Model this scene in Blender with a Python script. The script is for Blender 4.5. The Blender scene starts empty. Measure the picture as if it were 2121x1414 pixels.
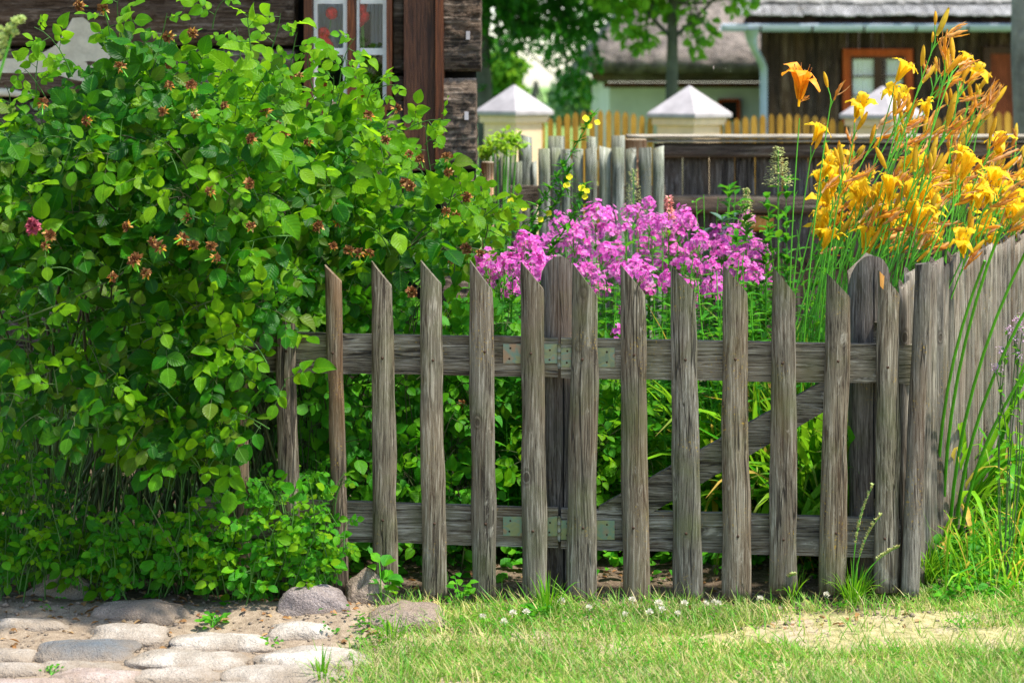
import bpy, math, random
import numpy as np
from mathutils import Vector, Matrix, noise
random.seed(7); rng = np.random.default_rng(11)
R = math.radians
C = bpy.context.scene.collection
F_PX, HOR, CAMH, CX = 4124.2, 174.0, 1.5, 1060.5

# ---------------------------------------------------------------- geometry helpers
def W(x, y, Y):
    """photo pixel at depth Y -> world point"""
    return np.array([(x-CX)/F_PX*Y, Y, CAMH-(y-HOR)/F_PX*Y])
def G(x, y):
    """photo pixel on the ground -> world point"""
    Y = CAMH*F_PX/(y-HOR)
    return np.array([(x-CX)/F_PX*Y, Y, 0.0])
def nrm(v):
    v = np.asarray(v, float); n = np.linalg.norm(v)
    return v/n if n > 1e-9 else np.array([0, 0, 1.0])
def n3(x, y, z=0.0): return noise.noise(Vector((x, y, z)))
U = random.uniform

class B:
    """collects pieces of one mesh"""
    def __init__(s): s.V = []; s.F = []; s.M = []; s.UV = []; s.n = 0
    def add(s, V, F, mi=0, uv=None):
        V = np.asarray(V, float).reshape(-1, 3)
        groups = F if isinstance(F, list) and len(F) and isinstance(F[0], np.ndarray) else None
        if groups is None:
            by = {}
            for f in (F.tolist() if isinstance(F, np.ndarray) else F): by.setdefault(len(f), []).append(f)
            groups = [np.array(v, int) for v in by.values()]
        s.V.append(V)
        s.UV.append(np.zeros((len(V), 2)) if uv is None else np.asarray(uv, float))
        for g in groups: s.F.append(g+s.n); s.M.append(np.full(len(g), mi))
        s.n += len(V); return s
    def box(s, x0, x1, y0, y1, z0, z1, mi=0):
        v = [(x, y, z) for x in (x0, x1) for y in (y0, y1) for z in (z0, z1)]
        return s.add(v, [(0, 1, 3, 2), (4, 6, 7, 5), (0, 4, 5, 1), (2, 3, 7, 6), (0, 2, 6, 4), (1, 5, 7, 3)], mi)
    def tube(s, P, r, n=5, mi=0, cap=True):
        P = np.asarray(P, float); k = len(P)
        r = np.broadcast_to(np.asarray(r, float), (k,))
        T = np.gradient(P, axis=0); T /= np.linalg.norm(T, axis=1)[:, None]+1e-9
        up = np.array([0, 0, 1.0]) if abs(T[:, 2]).mean() < .8 else np.array([1.0, 0, 0])
        A = np.cross(T, up); A /= np.linalg.norm(A, axis=1)[:, None]+1e-9
        Bn = np.cross(T, A)
        a = np.arange(n)/n*2*math.pi
        V = P[:, None]+r[:, None, None]*(np.cos(a)[None, :, None]*A[:, None]+np.sin(a)[None, :, None]*Bn[:, None])
        i = np.arange(k-1)[:, None]*n; j = np.arange(n)[None]; j2 = (j+1) % n
        Q = np.stack([i+j, i+j2, i+n+j2, i+n+j], -1).reshape(-1, 4)
        uv = np.stack([np.tile(j/n, (k, 1)), np.repeat(np.linspace(0, 1, k)[:, None], n, 1)], -1).reshape(-1, 2)
        s.add(V.reshape(-1, 3), [Q], mi, uv)
        if cap: s.F.append(np.array([list(range(n))])+s.n-k*n); s.M.append(np.array([mi])); s.F.append(np.array([list(range((k-1)*n, k*n))[::-1]])+s.n-k*n); s.M.append(np.array([mi]))
        return s
    def batch(s, tmpl, Ms, Ps, mi=0):
        """copies of template (V,F,UV) under matrices Ms (N,3,3) whose columns are the local axes"""
        if len(Ps) == 0: return s
        V, F, UV = tmpl; Ms = np.asarray(Ms); Ps = np.asarray(Ps)
        VV = np.einsum('nij,vj->nvi', Ms, V)+Ps[:, None]
        N, k = len(Ps), len(V)
        FF = (F[None]+np.arange(N)[:, None, None]*k).reshape(-1, F.shape[1])
        s.add(VV.reshape(-1, 3), [FF], mi, np.tile(UV, (N, 1))); return s
    def build(s, name, mats, parent=None, loc=None, smooth=True, label=None):
        V = np.concatenate(s.V) if s.V else np.zeros((0, 3))
        off = np.array(parent_world(parent)) if parent is not None else (np.array(loc) if loc is not None else np.zeros(3))
        V = V-off
        me = bpy.data.meshes.new(name)
        me.vertices.add(len(V)); me.vertices.foreach_set('co', V.ravel().astype(np.float32))
        lt = np.concatenate([np.full(len(f), f.shape[1]) for f in s.F]); li = np.concatenate([f.ravel() for f in s.F])
        me.loops.add(len(li)); me.loops.foreach_set('vertex_index', li.astype(np.int32))
        me.polygons.add(len(lt)); st = np.concatenate([[0], np.cumsum(lt)[:-1]])
        me.polygons.foreach_set('loop_start', st.astype(np.int32))
        me.polygons.foreach_set('material_index', np.concatenate(s.M).astype(np.int32))
        me.polygons.foreach_set('use_smooth', np.full(len(lt), smooth))
        uvl = me.uv_layers.new(name='UVMap'); uvl.data.foreach_set('uv', np.concatenate(s.UV)[li].ravel().astype(np.float32))
        for m in (mats if isinstance(mats, (list, tuple)) else [mats]): me.materials.append(m)
        me.update(calc_edges=True)
        o = bpy.data.objects.new(name, me); C.objects.link(o)
        if parent is not None: o.parent = parent
        elif loc is not None: o.location = loc
        if label: o['label'] = label
        return o

def parent_world(p):
    v = Vector(p.location)
    while p.parent is not None: p = p.parent; v += Vector(p.location)
    return v
def tag(o, label=None, cat=None, group=None, kind=None):
    if label: o['label'] = label
    if cat: o['category'] = cat
    if group: o['group'] = group
    if kind: o['kind'] = kind
    return o
def thing(name, label, cat, loc, group=None):
    o = bpy.data.objects.new(name, None); C.objects.link(o); o.location = tuple(loc); o.empty_display_size = .05
    return tag(o, label, cat, group)
def inst(me_obj_or_mesh, name, parent, M):
    """a part that shares mesh data; M = world 4x4"""
    o = bpy.data.objects.new(name, me_obj_or_mesh); C.objects.link(o); o.parent = parent
    o.matrix_local = Matrix.Translation(-parent_world(parent)) @ M
    return o
def frame_mat(P, d, n, s=1.0):
    """4x4: local Y -> d, local Z ~ n"""
    d = Vector(nrm(d)); n = Vector(n); n = (n-d*n.dot(d)); n = n.normalized() if n.length > 1e-6 else d.orthogonal().normalized()
    x = d.cross(n)
    m = Matrix((x, d, n)).transposed().to_4x4(); m = m @ Matrix.Scale(s, 4); m.translation = Vector(P); return m

# ---------------------------------------------------------------- materials
def newmat(name):
    m = bpy.data.materials.new(name); m.use_nodes = True; nt = m.node_tree; nt.nodes.clear()
    return m, nt
def nd(nt, t, **kw):
    n = nt.nodes.new(t)
    for k, v in kw.items():
        if k.startswith('i_'):
            key = k[2:]; key = int(key) if key.isdigit() else key.replace('_', ' ')
            n.inputs[key].default_value = v
        else: setattr(n, k, v)
    return n
def ramp(nt, fac, stops, interp='LINEAR'):
    r = nd(nt, 'ShaderNodeValToRGB'); e = r.color_ramp.elements; r.color_ramp.interpolation = interp
    while len(e) < len(stops): e.new(0.5)
    for el, (p, c) in zip(e, stops): el.position = p; el.color = (c[0], c[1], c[2], 1) if isinstance(c, (tuple, list)) else (c, c, c, 1)
    nt.links.new(fac, r.inputs[0]); return r.outputs[0]
def mixc(nt, f, a, b, mode='MIX'):
    m = nd(nt, 'ShaderNodeMix', data_type='RGBA', blend_type=mode)
    for sock, v in ((m.inputs[0], f), (m.inputs[6], a), (m.inputs[7], b)):
        if hasattr(v, 'is_linked') or isinstance(v, bpy.types.NodeSocket): nt.links.new(v, sock)
        else: sock.default_value = v if isinstance(v, (int, float)) else (v[0], v[1], v[2], 1)
    return m.outputs[2]
def mth(nt, op, a, b=None):
    m = nd(nt, 'ShaderNodeMath', operation=op)
    for i, v in enumerate((a, b)):
        if v is None: continue
        if isinstance(v, bpy.types.NodeSocket): nt.links.new(v, m.inputs[i])
        else: m.inputs[i].default_value = v
    return m.outputs[0]
def objcoord(nt, rand=True, scale=(1, 1, 1)):
    tc = nd(nt, 'ShaderNodeTexCoord'); mp = nd(nt, 'ShaderNodeMapping'); mp.inputs['Scale'].default_value = scale
    src = tc.outputs['Object']
    if rand:
        oi = nd(nt, 'ShaderNodeObjectInfo'); v = nd(nt, 'ShaderNodeVectorMath', operation='ADD')
        m = mth(nt, 'MULTIPLY', oi.outputs['Random'], 37.0)
        cb = nd(nt, 'ShaderNodeCombineXYZ'); nt.links.new(m, cb.inputs[0]); nt.links.new(m, cb.inputs[1]); nt.links.new(mth(nt, 'MULTIPLY', m, 1.7), cb.inputs[2])
        nt.links.new(src, v.inputs[0]); nt.links.new(cb.outputs[0], v.inputs[1]); src = v.outputs[0]
    nt.links.new(src, mp.inputs[0]); return mp.outputs[0]
def noiz(nt, co, sc, det=4, rough=.55, dist=0.0):
    n = nd(nt, 'ShaderNodeTexNoise', i_Scale=sc, i_Detail=det, i_Roughness=rough, i_Distortion=dist)
    nt.links.new(co, n.inputs['Vector']); return n.outputs['Fac']
def finish(nt, col, rough=.6, bump=None, bdist=.003, bstr=1.0, spec=.4, metal=0.0):
    p = nd(nt, 'ShaderNodeBsdfPrincipled'); out = nd(nt, 'ShaderNodeOutputMaterial')
    if isinstance(col, bpy.types.NodeSocket): nt.links.new(col, p.inputs['Base Color'])
    else: p.inputs['Base Color'].default_value = (*col, 1)
    if isinstance(rough, bpy.types.NodeSocket): nt.links.new(rough, p.inputs['Roughness'])
    else: p.inputs['Roughness'].default_value = rough
    p.inputs['Specular IOR Level'].default_value = spec; p.inputs['Metallic'].default_value = metal
    if bump is not None:
        b = nd(nt, 'ShaderNodeBump', i_Distance=bdist, i_Strength=bstr); nt.links.new(bump, b.inputs['Height']); nt.links.new(b.outputs[0], p.inputs['Normal'])
    nt.links.new(p.outputs[0], out.inputs[0]); return p, out

def leaf_mat(name, cols, trans, tfac=.35, rough=.45, veins=True, spec=.13, obj=False, tip=None):
    m, nt = newmat(name); g = nd(nt, 'ShaderNodeNewGeometry'); r = g.outputs['Random Per Island']
    if obj:
        oi = nd(nt, 'ShaderNodeObjectInfo'); r = mth(nt, 'FRACT', mth(nt, 'ADD', r, oi.outputs['Random']))
    n = len(cols); c = ramp(nt, r, [((i+.5)/n, k) for i, k in enumerate(cols)])
    co = objcoord(nt, False)
    big = noiz(nt, co, 2.2, 2); c = mixc(nt, 1.0, c, ramp(nt, big, [(.3, (.72, .78, .8)), (.7, (1.3, 1.2, 1.0))]), 'MULTIPLY')
    bump = None
    uvn = nd(nt, 'ShaderNodeUVMap'); sp = nd(nt, 'ShaderNodeSeparateXYZ'); nt.links.new(uvn.outputs[0], sp.inputs[0])
    if veins:
        au = mth(nt, 'ABSOLUTE', sp.outputs[0])
        mid = ramp(nt, au, [(0.0, 1.0), (.10, 0.0)])
        sv = mth(nt, 'SINE', mth(nt, 'MULTIPLY', mth(nt, 'SUBTRACT', sp.outputs[1], mth(nt, 'MULTIPLY', au, .28)), 46.0))
        side = ramp(nt, sv, [(.80, 0.0), (1.0, .5)])
        vn = mth(nt, 'MAXIMUM', mid, side)
        c = mixc(nt, mth(nt, 'MULTIPLY', vn, .45), c, mixc(nt, .5, c, (trans[0]*1.1, trans[1]*1.1, trans[2]*1.2)))
        bump = mth(nt, 'ADD', mth(nt, 'MULTIPLY', sv, -.4), mth(nt, 'MULTIPLY', mid, -1.0))
    if tip is not None: c = mixc(nt, ramp(nt, sp.outputs[1], [(tip[0], 0.0), (tip[1], 1.0)]), c, tip[2])
    mot = noiz(nt, co, 60, 3); c = mixc(nt, 1.0, c, ramp(nt, mot, [(.3, .82), (.7, 1.15)]), 'MULTIPLY')
    p, out = finish(nt, c, rough, bump, .0012, .5, spec)
    t = nd(nt, 'ShaderNodeBsdfTranslucent')
    tcol = mixc(nt, .6, c, trans); nt.links.new(tcol, t.inputs[0])
    mx = nd(nt, 'ShaderNodeMixShader', i_0=tfac); nt.links.new(p.outputs[0], mx.inputs[1]); nt.links.new(t.outputs[0], mx.inputs[2])
    nt.links.new(mx.outputs[0], out.inputs[0]); return m

def wood_mat(name, dark, mid, light, axis='Z', algae=.35, warm=.0, crack=1.0, sc=1.0, rough=.85, algcol=(.085, .10, .03), warmcol=(.30, .14, .045), knots=True):
    m, nt = newmat(name)
    def stretch(a): return {'Z': (1, 1, a), 'X': (a, 1, 1), 'Y': (1, a, 1)}[axis]
    co = objcoord(nt, True, stretch(.045)); cob = objcoord(nt, True, stretch(.25)); con = objcoord(nt, True)
    dn = nd(nt, 'ShaderNodeTexNoise', i_Scale=6*sc, i_Detail=3); nt.links.new(cob, dn.inputs['Vector'])
    v = nd(nt, 'ShaderNodeVectorMath', operation='MULTIPLY_ADD'); nt.links.new(dn.outputs['Color'], v.inputs[0]); v.inputs[1].default_value = (.03/sc,)*3; nt.links.new(co, v.inputs[2])
    g1 = noiz(nt, v.outputs[0], 210*sc, 4, .65); g2 = noiz(nt, v.outputs[0], 38*sc, 4, .6); g3 = noiz(nt, cob, 9*sc, 4)
    f = mth(nt, 'ADD', mth(nt, 'MULTIPLY', g1, .68), mth(nt, 'MULTIPLY', g2, .32))
    c = ramp(nt, f, [(.425, dark), (.475, mid), (.53, mid), (.60, light)])
    c = mixc(nt, 1.0, c, ramp(nt, g3, [(.3, .62), (.72, 1.25)]), 'MULTIPLY')
    oi = nd(nt, 'ShaderNodeObjectInfo')
    c = mixc(nt, 1.0, c, ramp(nt, oi.outputs['Random'], [(0, (.82, .84, .86)), (.5, (1.02, .98, .92)), (1, (1.15, 1.12, 1.06))]), 'MULTIPLY')
    scf = noiz(nt, cob, 22*sc, 5, .75, .6)
    c = mixc(nt, mth(nt, 'MULTIPLY', ramp(nt, scf, [(.60, 0.0), (.68, 1.0)]), .55), c, (light[0]*1.35, light[1]*1.35, light[2]*1.35))
    if algae > 0:
        al = noiz(nt, con, 5.5, 4, .6); c = mixc(nt, mth(nt, 'MULTIPLY', ramp(nt, al, [(.48, 0.0), (.70, 1.0)]), algae), c, algcol)
        lc = mth(nt, 'MULTIPLY', ramp(nt, noiz(nt, con, 150, 3, .6), [(.60, 0.0), (.66, 1.0)]), ramp(nt, noiz(nt, con, 7, 2), [(.55, 0.0), (.66, 1.0)]))
        c = mixc(nt, mth(nt, 'MULTIPLY', lc, .7), c, (.34, .22, .03))
    if warm > 0:
        wn = noiz(nt, cob, 7*sc, 4, .6); c = mixc(nt, mth(nt, 'MULTIPLY', ramp(nt, wn, [(.47, 0.0), (.62, 1.0)]), warm), c, warmcol)
    gz = nd(nt, 'ShaderNodeNewGeometry'); sz = nd(nt, 'ShaderNodeSeparateXYZ'); nt.links.new(gz.outputs['Position'], sz.inputs[0])
    dirt = ramp(nt, mth(nt, 'ADD', mth(nt, 'MULTIPLY', sz.outputs[2], 7.0), mth(nt, 'MULTIPLY', noiz(nt, con, 14, 3), .7)), [(.35, .55), (.75, 0.0)])   # soil splashed on the feet
    c = mixc(nt, dirt, c, (.10, .075, .045))
    ck = noiz(nt, v.outputs[0], 26*sc, 3, .5); ckm = ramp(nt, ck, [(.485, 0.0), (.497, 1.0), (.503, 1.0), (.515, 0.0)])
    brk = ramp(nt, noiz(nt, cob, 4*sc, 2), [(.5, 0.0), (.58, 1.0)])
    ckm = mth(nt, 'MULTIPLY', mth(nt, 'MULTIPLY', ckm, brk), crack)
    c = mixc(nt, mth(nt, 'MULTIPLY', ckm, .8), c, (.012, .010, .008))
    h = mth(nt, 'SUBTRACT', mth(nt, 'ADD', mth(nt, 'MULTIPLY', f, 1.6), mth(nt, 'MULTIPLY', scf, .3)), mth(nt, 'MULTIPLY', ckm, 1.4))
    if knots:
        vo = nd(nt, 'ShaderNodeTexVoronoi', i_Scale=9.0*sc); mp = objcoord(nt, True, {'Z': (1, 0, .6), 'X': (.6, 0, 1), 'Y': (1, .6, 0)}[axis]); 
        wv = nd(nt, 'ShaderNodeVectorMath', operation='MULTIPLY_ADD'); nt.links.new(dn.outputs['Color'], wv.inputs[0]); wv.inputs[1].default_value = (.02,)*3; nt.links.new(mp, wv.inputs[2])
        nt.links.new(wv.outputs[0], vo.inputs['Vector']); d = vo.outputs['Distance']
        kn = ramp(nt, d, [(0.0, 1.0), (.07, .9), (.09, .15), (.12, .55), (.17, 0.0)])
        c = mixc(nt, mth(nt, 'MULTIPLY', kn, .85), c, (.035, .024, .015)); h = mth(nt, 'SUBTRACT', h, mth(nt, 'MULTIPLY', kn, .8))
    finish(nt, c, rough, h, .0035/sc, .9, .25); return m

def flat_mat(name, col, rough=.6, var=.25, sc=30, bump=.001, metal=0, spec=.4, col2=None, rand=False):
    m, nt = newmat(name); co = objcoord(nt, True)
    n = noiz(nt, co, sc, 5, .6); n2 = noiz(nt, co, sc*.13, 3)
    c = ramp(nt, mth(nt, 'ADD', mth(nt, 'MULTIPLY', n, .5), mth(nt, 'MULTIPLY', n2, .5)), [(.35, tuple(k*(1-var) for k in col)), (.65, tuple(k*(1+var) for k in (col2 or col)))])
    if rand:
        oi = nd(nt, 'ShaderNodeObjectInfo'); c = mixc(nt, 1.0, c, ramp(nt, oi.outputs['Random'], [(0, .72), (1, 1.2)]), 'MULTIPLY')
    finish(nt, c, rough, n, bump, .8, spec, metal); return m

def stone_mat(name, c1, c2, speck, sand=.4, sc=1.0):
    m, nt = newmat(name); co = objcoord(nt, True)
    a = noiz(nt, co, 9*sc, 5, .6); b = noiz(nt, co, 150*sc, 3, .7); d = noiz(nt, co, 420*sc, 2, .5)
    c = ramp(nt, a, [(.35, c1), (.65, c2)])
    c = mixc(nt, 1.0, c, ramp(nt, b, [(.3, .68), (.7, 1.28)]), 'MULTIPLY')
    c = mixc(nt, ramp(nt, d, [(.60, 0.0), (.66, .7)]), c, speck)
    g = nd(nt, 'ShaderNodeNewGeometry'); sp = nd(nt, 'ShaderNodeSeparateXYZ'); nt.links.new(g.outputs['Position'], sp.inputs[0])
    low = ramp(nt, mth(nt, 'ADD', mth(nt, 'MULTIPLY', sp.outputs[2], 9.0), mth(nt, 'MULTIPLY', a, .5)), [(.30, 1.0), (.62, 0.0)])
    sn = ramp(nt, noiz(nt, co, 6, 4), [(.45, 0.0), (.65, 1.0)])
    c = mixc(nt, mth(nt, 'MULTIPLY', mth(nt, 'MAXIMUM', low, mth(nt, 'MULTIPLY', sn, sand)), .85), c, (.27, .21, .15))
    finish(nt, c, .9, mth(nt, 'ADD', mth(nt, 'MULTIPLY', b, .8), mth(nt, 'MULTIPLY', noiz(nt, co, 34*sc, 5, .7), 2.2)), .008, 1.0, .2); return m

M = {}
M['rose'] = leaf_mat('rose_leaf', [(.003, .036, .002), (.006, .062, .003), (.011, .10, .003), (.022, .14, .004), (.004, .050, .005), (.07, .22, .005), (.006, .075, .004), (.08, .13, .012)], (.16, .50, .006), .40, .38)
M['rose_young_sunlit'] = leaf_mat('rose_leaf_young_sunlit', [(.06, .22, .004), (.12, .31, .005), (.18, .36, .008), (.07, .25, .005)], (.40, .74, .015), .52, .42)  # young leaves, and the painted-in sunlight on the bush's upper right
M['shoot'] = leaf_mat('shoot_leaf', [(.022, .16, .004), (.045, .23, .005), (.10, .31, .006), (.03, .18, .010)], (.16, .52, .012), .38, .42)
M['garden'] = leaf_mat('garden_leaf', [(.03, .22, .008), (.07, .32, .010), (.13, .40, .015), (.05, .26, .03)], (.34, .70, .02), .42, .45)
M['phlox_leaf'] = leaf_mat('phlox_leaf', [(.018, .16, .008), (.035, .23, .010), (.08, .31, .015)], (.18, .52, .02), .4, .45)
M['strap'] = leaf_mat('strap_leaf', [(.03, .22, .008), (.08, .32, .010), (.18, .43, .015), (.05, .26, .012), (.27, .50, .02)], (.34, .66, .02), .4, .42, veins=False, tip=(.86, 1.0, (.30, .22, .06)))
M['yellow_leaf'] = leaf_mat('yellow_leaf', [(.55, .40, .03), (.60, .36, .10), (.5, .42, .06)], (.7, .55, .08), .35, .5, veins=False)
M['dry_leaf'] = leaf_mat('dry_leaf', [(.28, .15, .06), (.20, .10, .05), (.38, .25, .13)], (.4, .2, .06), .2, .7, veins=False)
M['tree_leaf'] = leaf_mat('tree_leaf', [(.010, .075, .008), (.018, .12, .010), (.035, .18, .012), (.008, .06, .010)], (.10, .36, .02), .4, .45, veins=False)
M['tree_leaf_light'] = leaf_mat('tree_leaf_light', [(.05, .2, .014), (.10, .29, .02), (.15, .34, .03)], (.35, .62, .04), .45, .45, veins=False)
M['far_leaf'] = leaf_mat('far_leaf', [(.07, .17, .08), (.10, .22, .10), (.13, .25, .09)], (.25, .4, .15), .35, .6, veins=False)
M['grass'] = leaf_mat('grass_blade', [(.05, .26, .015), (.10, .36, .02), (.20, .46, .04), (.46, .44, .15), (.68, .54, .30), (.06, .30, .02), (.56, .44, .20), (.14, .40, .03)], (.45, .62, .10), .35, .5, veins=False, spec=.25)
M['petal_pink'] = leaf_mat('phlox_petal', [(.74, .08, .54), (.80, .11, .60), (.85, .28, .70), (.66, .06, .50), (.88, .46, .76), (.78, .14, .62)], (.98, .26, .80), .5, .55, veins=False, spec=.2)
M['petal_eye'] = flat_mat('phlox_eye', (.45, .03, .22), .6)
M['lily'] = leaf_mat('lily_petal', [(.94, .60, .012), (.95, .66, .018), (.93, .50, .01)], (.99, .80, .04), .55, .5, veins=False, spec=.25)
M['lily_orange'] = leaf_mat('lily_petal_orange', [(.88, .30, .012), (.90, .34, .015)], (.98, .45, .02), .3, .5, veins=False, spec=.25)
M['lily_bud'] = leaf_mat('lily_bud', [(.70, .42, .02), (.62, .46, .04), (.80, .40, .02)], (.85, .55, .05), .35, .5, veins=False, obj=True)
M['lily_dead'] = leaf_mat('lily_withered', [(.72, .30, .05), (.76, .46, .16), (.62, .24, .06), (.80, .60, .34), (.86, .44, .04), (.84, .36, .03)], (.85, .50, .18), .45, .6, veins=False, obj=True)
M['stem'] = flat_mat('green_stem', (.09, .36, .015), .5, .3, 20)
M['stem_dark'] = flat_mat('dark_stem', (.05, .09, .025), .6, .4, 20)
M['twig'] = flat_mat('rose_twig', (.045, .13, .015), .6, .3, 20)
M['cane'] = flat_mat('bramble_cane', (.07, .05, .022), .7, .5, 14, col2=(.05, .09, .02))
M['bloom_dead'] = leaf_mat('wilted_petal', [(.20, .075, .025), (.12, .04, .02), (.30, .14, .04), (.09, .03, .025), (.40, .22, .08)], (.35, .14, .05), .15, .8, veins=False, obj=True)
M['bloom_mauve'] = leaf_mat('mauve_petal', [(.34, .06, .10), (.42, .10, .16), (.28, .05, .07)], (.5, .1, .2), .15, .8, veins=False)
M['yellow'] = leaf_mat('primrose_petal', [(.88, .72, .02), (.9, .8, .03)], (.95, .85, .05), .35, .5, veins=False)
M['white_petal'] = leaf_mat('clover_petal', [(.78, .76, .66), (.82, .8, .74), (.7, .62, .55)], (.8, .8, .7), .3, .6, veins=False)
M['lilac'] = leaf_mat('oregano_petal', [(.62, .38, .58), (.7, .5, .66), (.5, .28, .45)], (.8, .55, .75), .3, .6, veins=False)
M['salmon'] = leaf_mat('lupin_petal', [(.80, .32, .30), (.85, .45, .40), (.7, .25, .28)], (.9, .5, .4), .3, .6, veins=False)
M['red'] = leaf_mat('geranium_petal', [(.85, .006, .008), (.75, .005, .008), (.92, .012, .012)], (.95, .02, .02), .3, .5, veins=False)
M['seed'] = leaf_mat('seed_head', [(.40, .52, .18), (.5, .55, .25), (.55, .5, .22)], (.6, .6, .25), .3, .6, veins=False)
M['pale_bud'] = leaf_mat('pale_bud', [(.38, .52, .16), (.5, .6, .26)], (.7, .8, .3), .35, .6, veins=False)
M['blue_leaf'] = leaf_mat('blue_green_leaf', [(.08, .16, .14), (.12, .22, .18)], (.2, .4, .25), .3, .5)
M['rue'] = leaf_mat('bright_sprig_leaf', [(.20, .42, .03), (.30, .5, .04)], (.6, .8, .05), .4, .5, veins=False)

M['picket'] = wood_mat('weathered_picket', (.045, .036, .026), (.145, .127, .094), (.30, .275, .22), 'Z', .5, .10)
M['picket_warm'] = wood_mat('brown_picket', (.036, .026, .018), (.12, .09, .062), (.26, .215, .16), 'Z', .2, .25)
M['rail'] = wood_mat('weathered_rail', (.055, .046, .034), (.175, .155, .118), (.36, .335, .275), 'X', .38, .12)
M['post'] = wood_mat('weathered_post', (.05, .042, .036), (.125, .11, .098), (.23, .21, .19), 'Z', .3, .10)
M['fresh'] = wood_mat('split_wood', (.45, .17, .03), (.60, .27, .06), (.7, .36, .10), 'Z', 0, 0, 0, knots=False)
M['sidefence'] = wood_mat('grey_paling', (.042, .036, .029), (.145, .128, .105), (.285, .26, .22), 'Z', .15, .12)
M['midpaling'] = wood_mat('green_grey_paling', (.09, .10, .075), (.24, .255, .205), (.42, .44, .38), 'Z', .55, 0, sc=.6, algcol=(.15, .17, .06))
M['peeled'] = wood_mat('peeled_trunk', (.28, .13, .06), (.52, .30, .17), (.70, .50, .34), 'Z', 0, .3, sc=.6)
M['darkboard'] = wood_mat('dark_board', (.03, .024, .02), (.085, .07, .06), (.19, .17, .15), 'Z', .1, .12, sc=.5, knots=False)
M['darkrail'] = wood_mat('dark_rail', (.05, .038, .03), (.12, .09, .07), (.24, .20, .16), 'X', .15, .2, sc=.5)
M['paleplank'] = wood_mat('pale_plank', (.14, .12, .09), (.36, .33, .27), (.55, .52, .45), 'X', .25, .1, sc=.5, knots=False)
M['yellowfence'] = wood_mat('ochre_picket', (.30, .14, .015), (.45, .24, .03), (.55, .32, .06), 'Z', .1, 0, .2, sc=.5, knots=False)
M['hutwall'] = wood_mat('brown_plank_wall', (.012, .006, .005), (.050, .027, .023), (.15, .10, .088), 'Z', 0, .12, .6, sc=.3, knots=False)
M['redframe'] = wood_mat('red_brown_frame', (.34, .05, .014), (.46, .08, .02), (.55, .12, .035), 'Z', 0, 0, .1, sc=.5, knots=False)
M['reddoor'] = wood_mat('red_brown_door', (.16, .035, .015), (.25, .055, .025), (.33, .08, .035), 'Z', 0, 0, .4, sc=.5, knots=False)
M['shingle'] = wood_mat('grey_shingle', (.11, .105, .10), (.24, .235, .23), (.40, .39, .38), 'Y', .1, 0, .4, sc=.3, knots=False)
M['log'] = wood_mat('old_log', (.024, .017, .012), (.092, .068, .050), (.24, .19, .15), 'X', .0, .15, 1, sc=.30, knots=False)
M['brownboard'] = wood_mat('brown_board', (.035, .012, .005), (.075, .028, .012), (.12, .048, .02), 'Z', 0, 0, .4, sc=.5, rough=.5, knots=False)
M['casing'] = wood_mat('orange_brown_casing', (.045, .014, .005), (.10, .03, .009), (.17, .055, .015), 'Z', 0, 0, .4, sc=.5, rough=.45, knots=False)
M['whiteframe'] = flat_mat('white_paint', (.82, .79, .72), .5, .12, 60, .0015)
M['plaster'] = flat_mat('cream_plaster', (.62, .55, .40), .9, .2, 25, .008)
M['cream'] = flat_mat('cream_render', (.76, .55, .34), .85, .13, 14, .001)
M['capstone'] = flat_mat('pale_cap', (.40, .36, .35), .8, .26, 9, .001)
M['thatch'] = flat_mat('thatch', (.145, .12, .10), .95, .85, 7, .10)
M['cottagewall'] = flat_mat('limewash', (.55, .57, .45), .9, .12, 4, .01)
M['zinc'] = flat_mat('zinc_gutter', (.32, .37, .45), .5, .1, 8, .001, metal=0)
M['black'] = flat_mat('dark_void', (.008, .007, .006), .9, .2)
M['iron'] = flat_mat('rusty_nail', (.055, .03, .018), .7, .4, 200, .0005, metal=.5)
M['bark'] = flat_mat('bark', (.055, .06, .04), .9, .5, 10, .02)
M['bark_grey'] = flat_mat('grey_bark', (.17, .18, .15), .9, .45, 12, .02)
M['curtain_white'] = flat_mat('white_curtain', (.8, .82, .82), .9, .1, 6)
M['curtain'] = flat_mat('net_curtain', (.34, .38, .41), .9, .15, 10)
M['endgrain'] = flat_mat('end_grain', (.42, .33, .22), .9, .3, 60, .002)
def zincplate():
    m, nt = newmat('zinc_passivated_plate'); co = objcoord(nt, True)
    c = ramp(nt, noiz(nt, co, 26, 3, .5, .5), [(.3, (.12, .17, .13)), (.45, (.20, .22, .12)), (.55, (.13, .21, .18)), (.7, (.26, .18, .12))])
    finish(nt, c, .38, noiz(nt, co, 160, 2), .0004, .4, .5, .65); return m
M['plate'] = zincplate()
M['barrel'] = flat_mat('dull_hinge_pin', (.22, .22, .15), .6, .3, 60, .0005, metal=.3)
def glass():
    m, nt = newmat('window_glass'); out = nd(nt, 'ShaderNodeOutputMaterial')
    t = nd(nt, 'ShaderNodeBsdfTransparent'); g = nd(nt, 'ShaderNodeBsdfGlossy', i_Roughness=.03)
    mx = nd(nt, 'ShaderNodeMixShader', i_0=.02); nt.links.new(t.outputs[0], mx.inputs[1]); nt.links.new(g.outputs[0], mx.inputs[2]); nt.links.new(mx.outputs[0], out.inputs[0]); return m
M['glass'] = glass()
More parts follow.
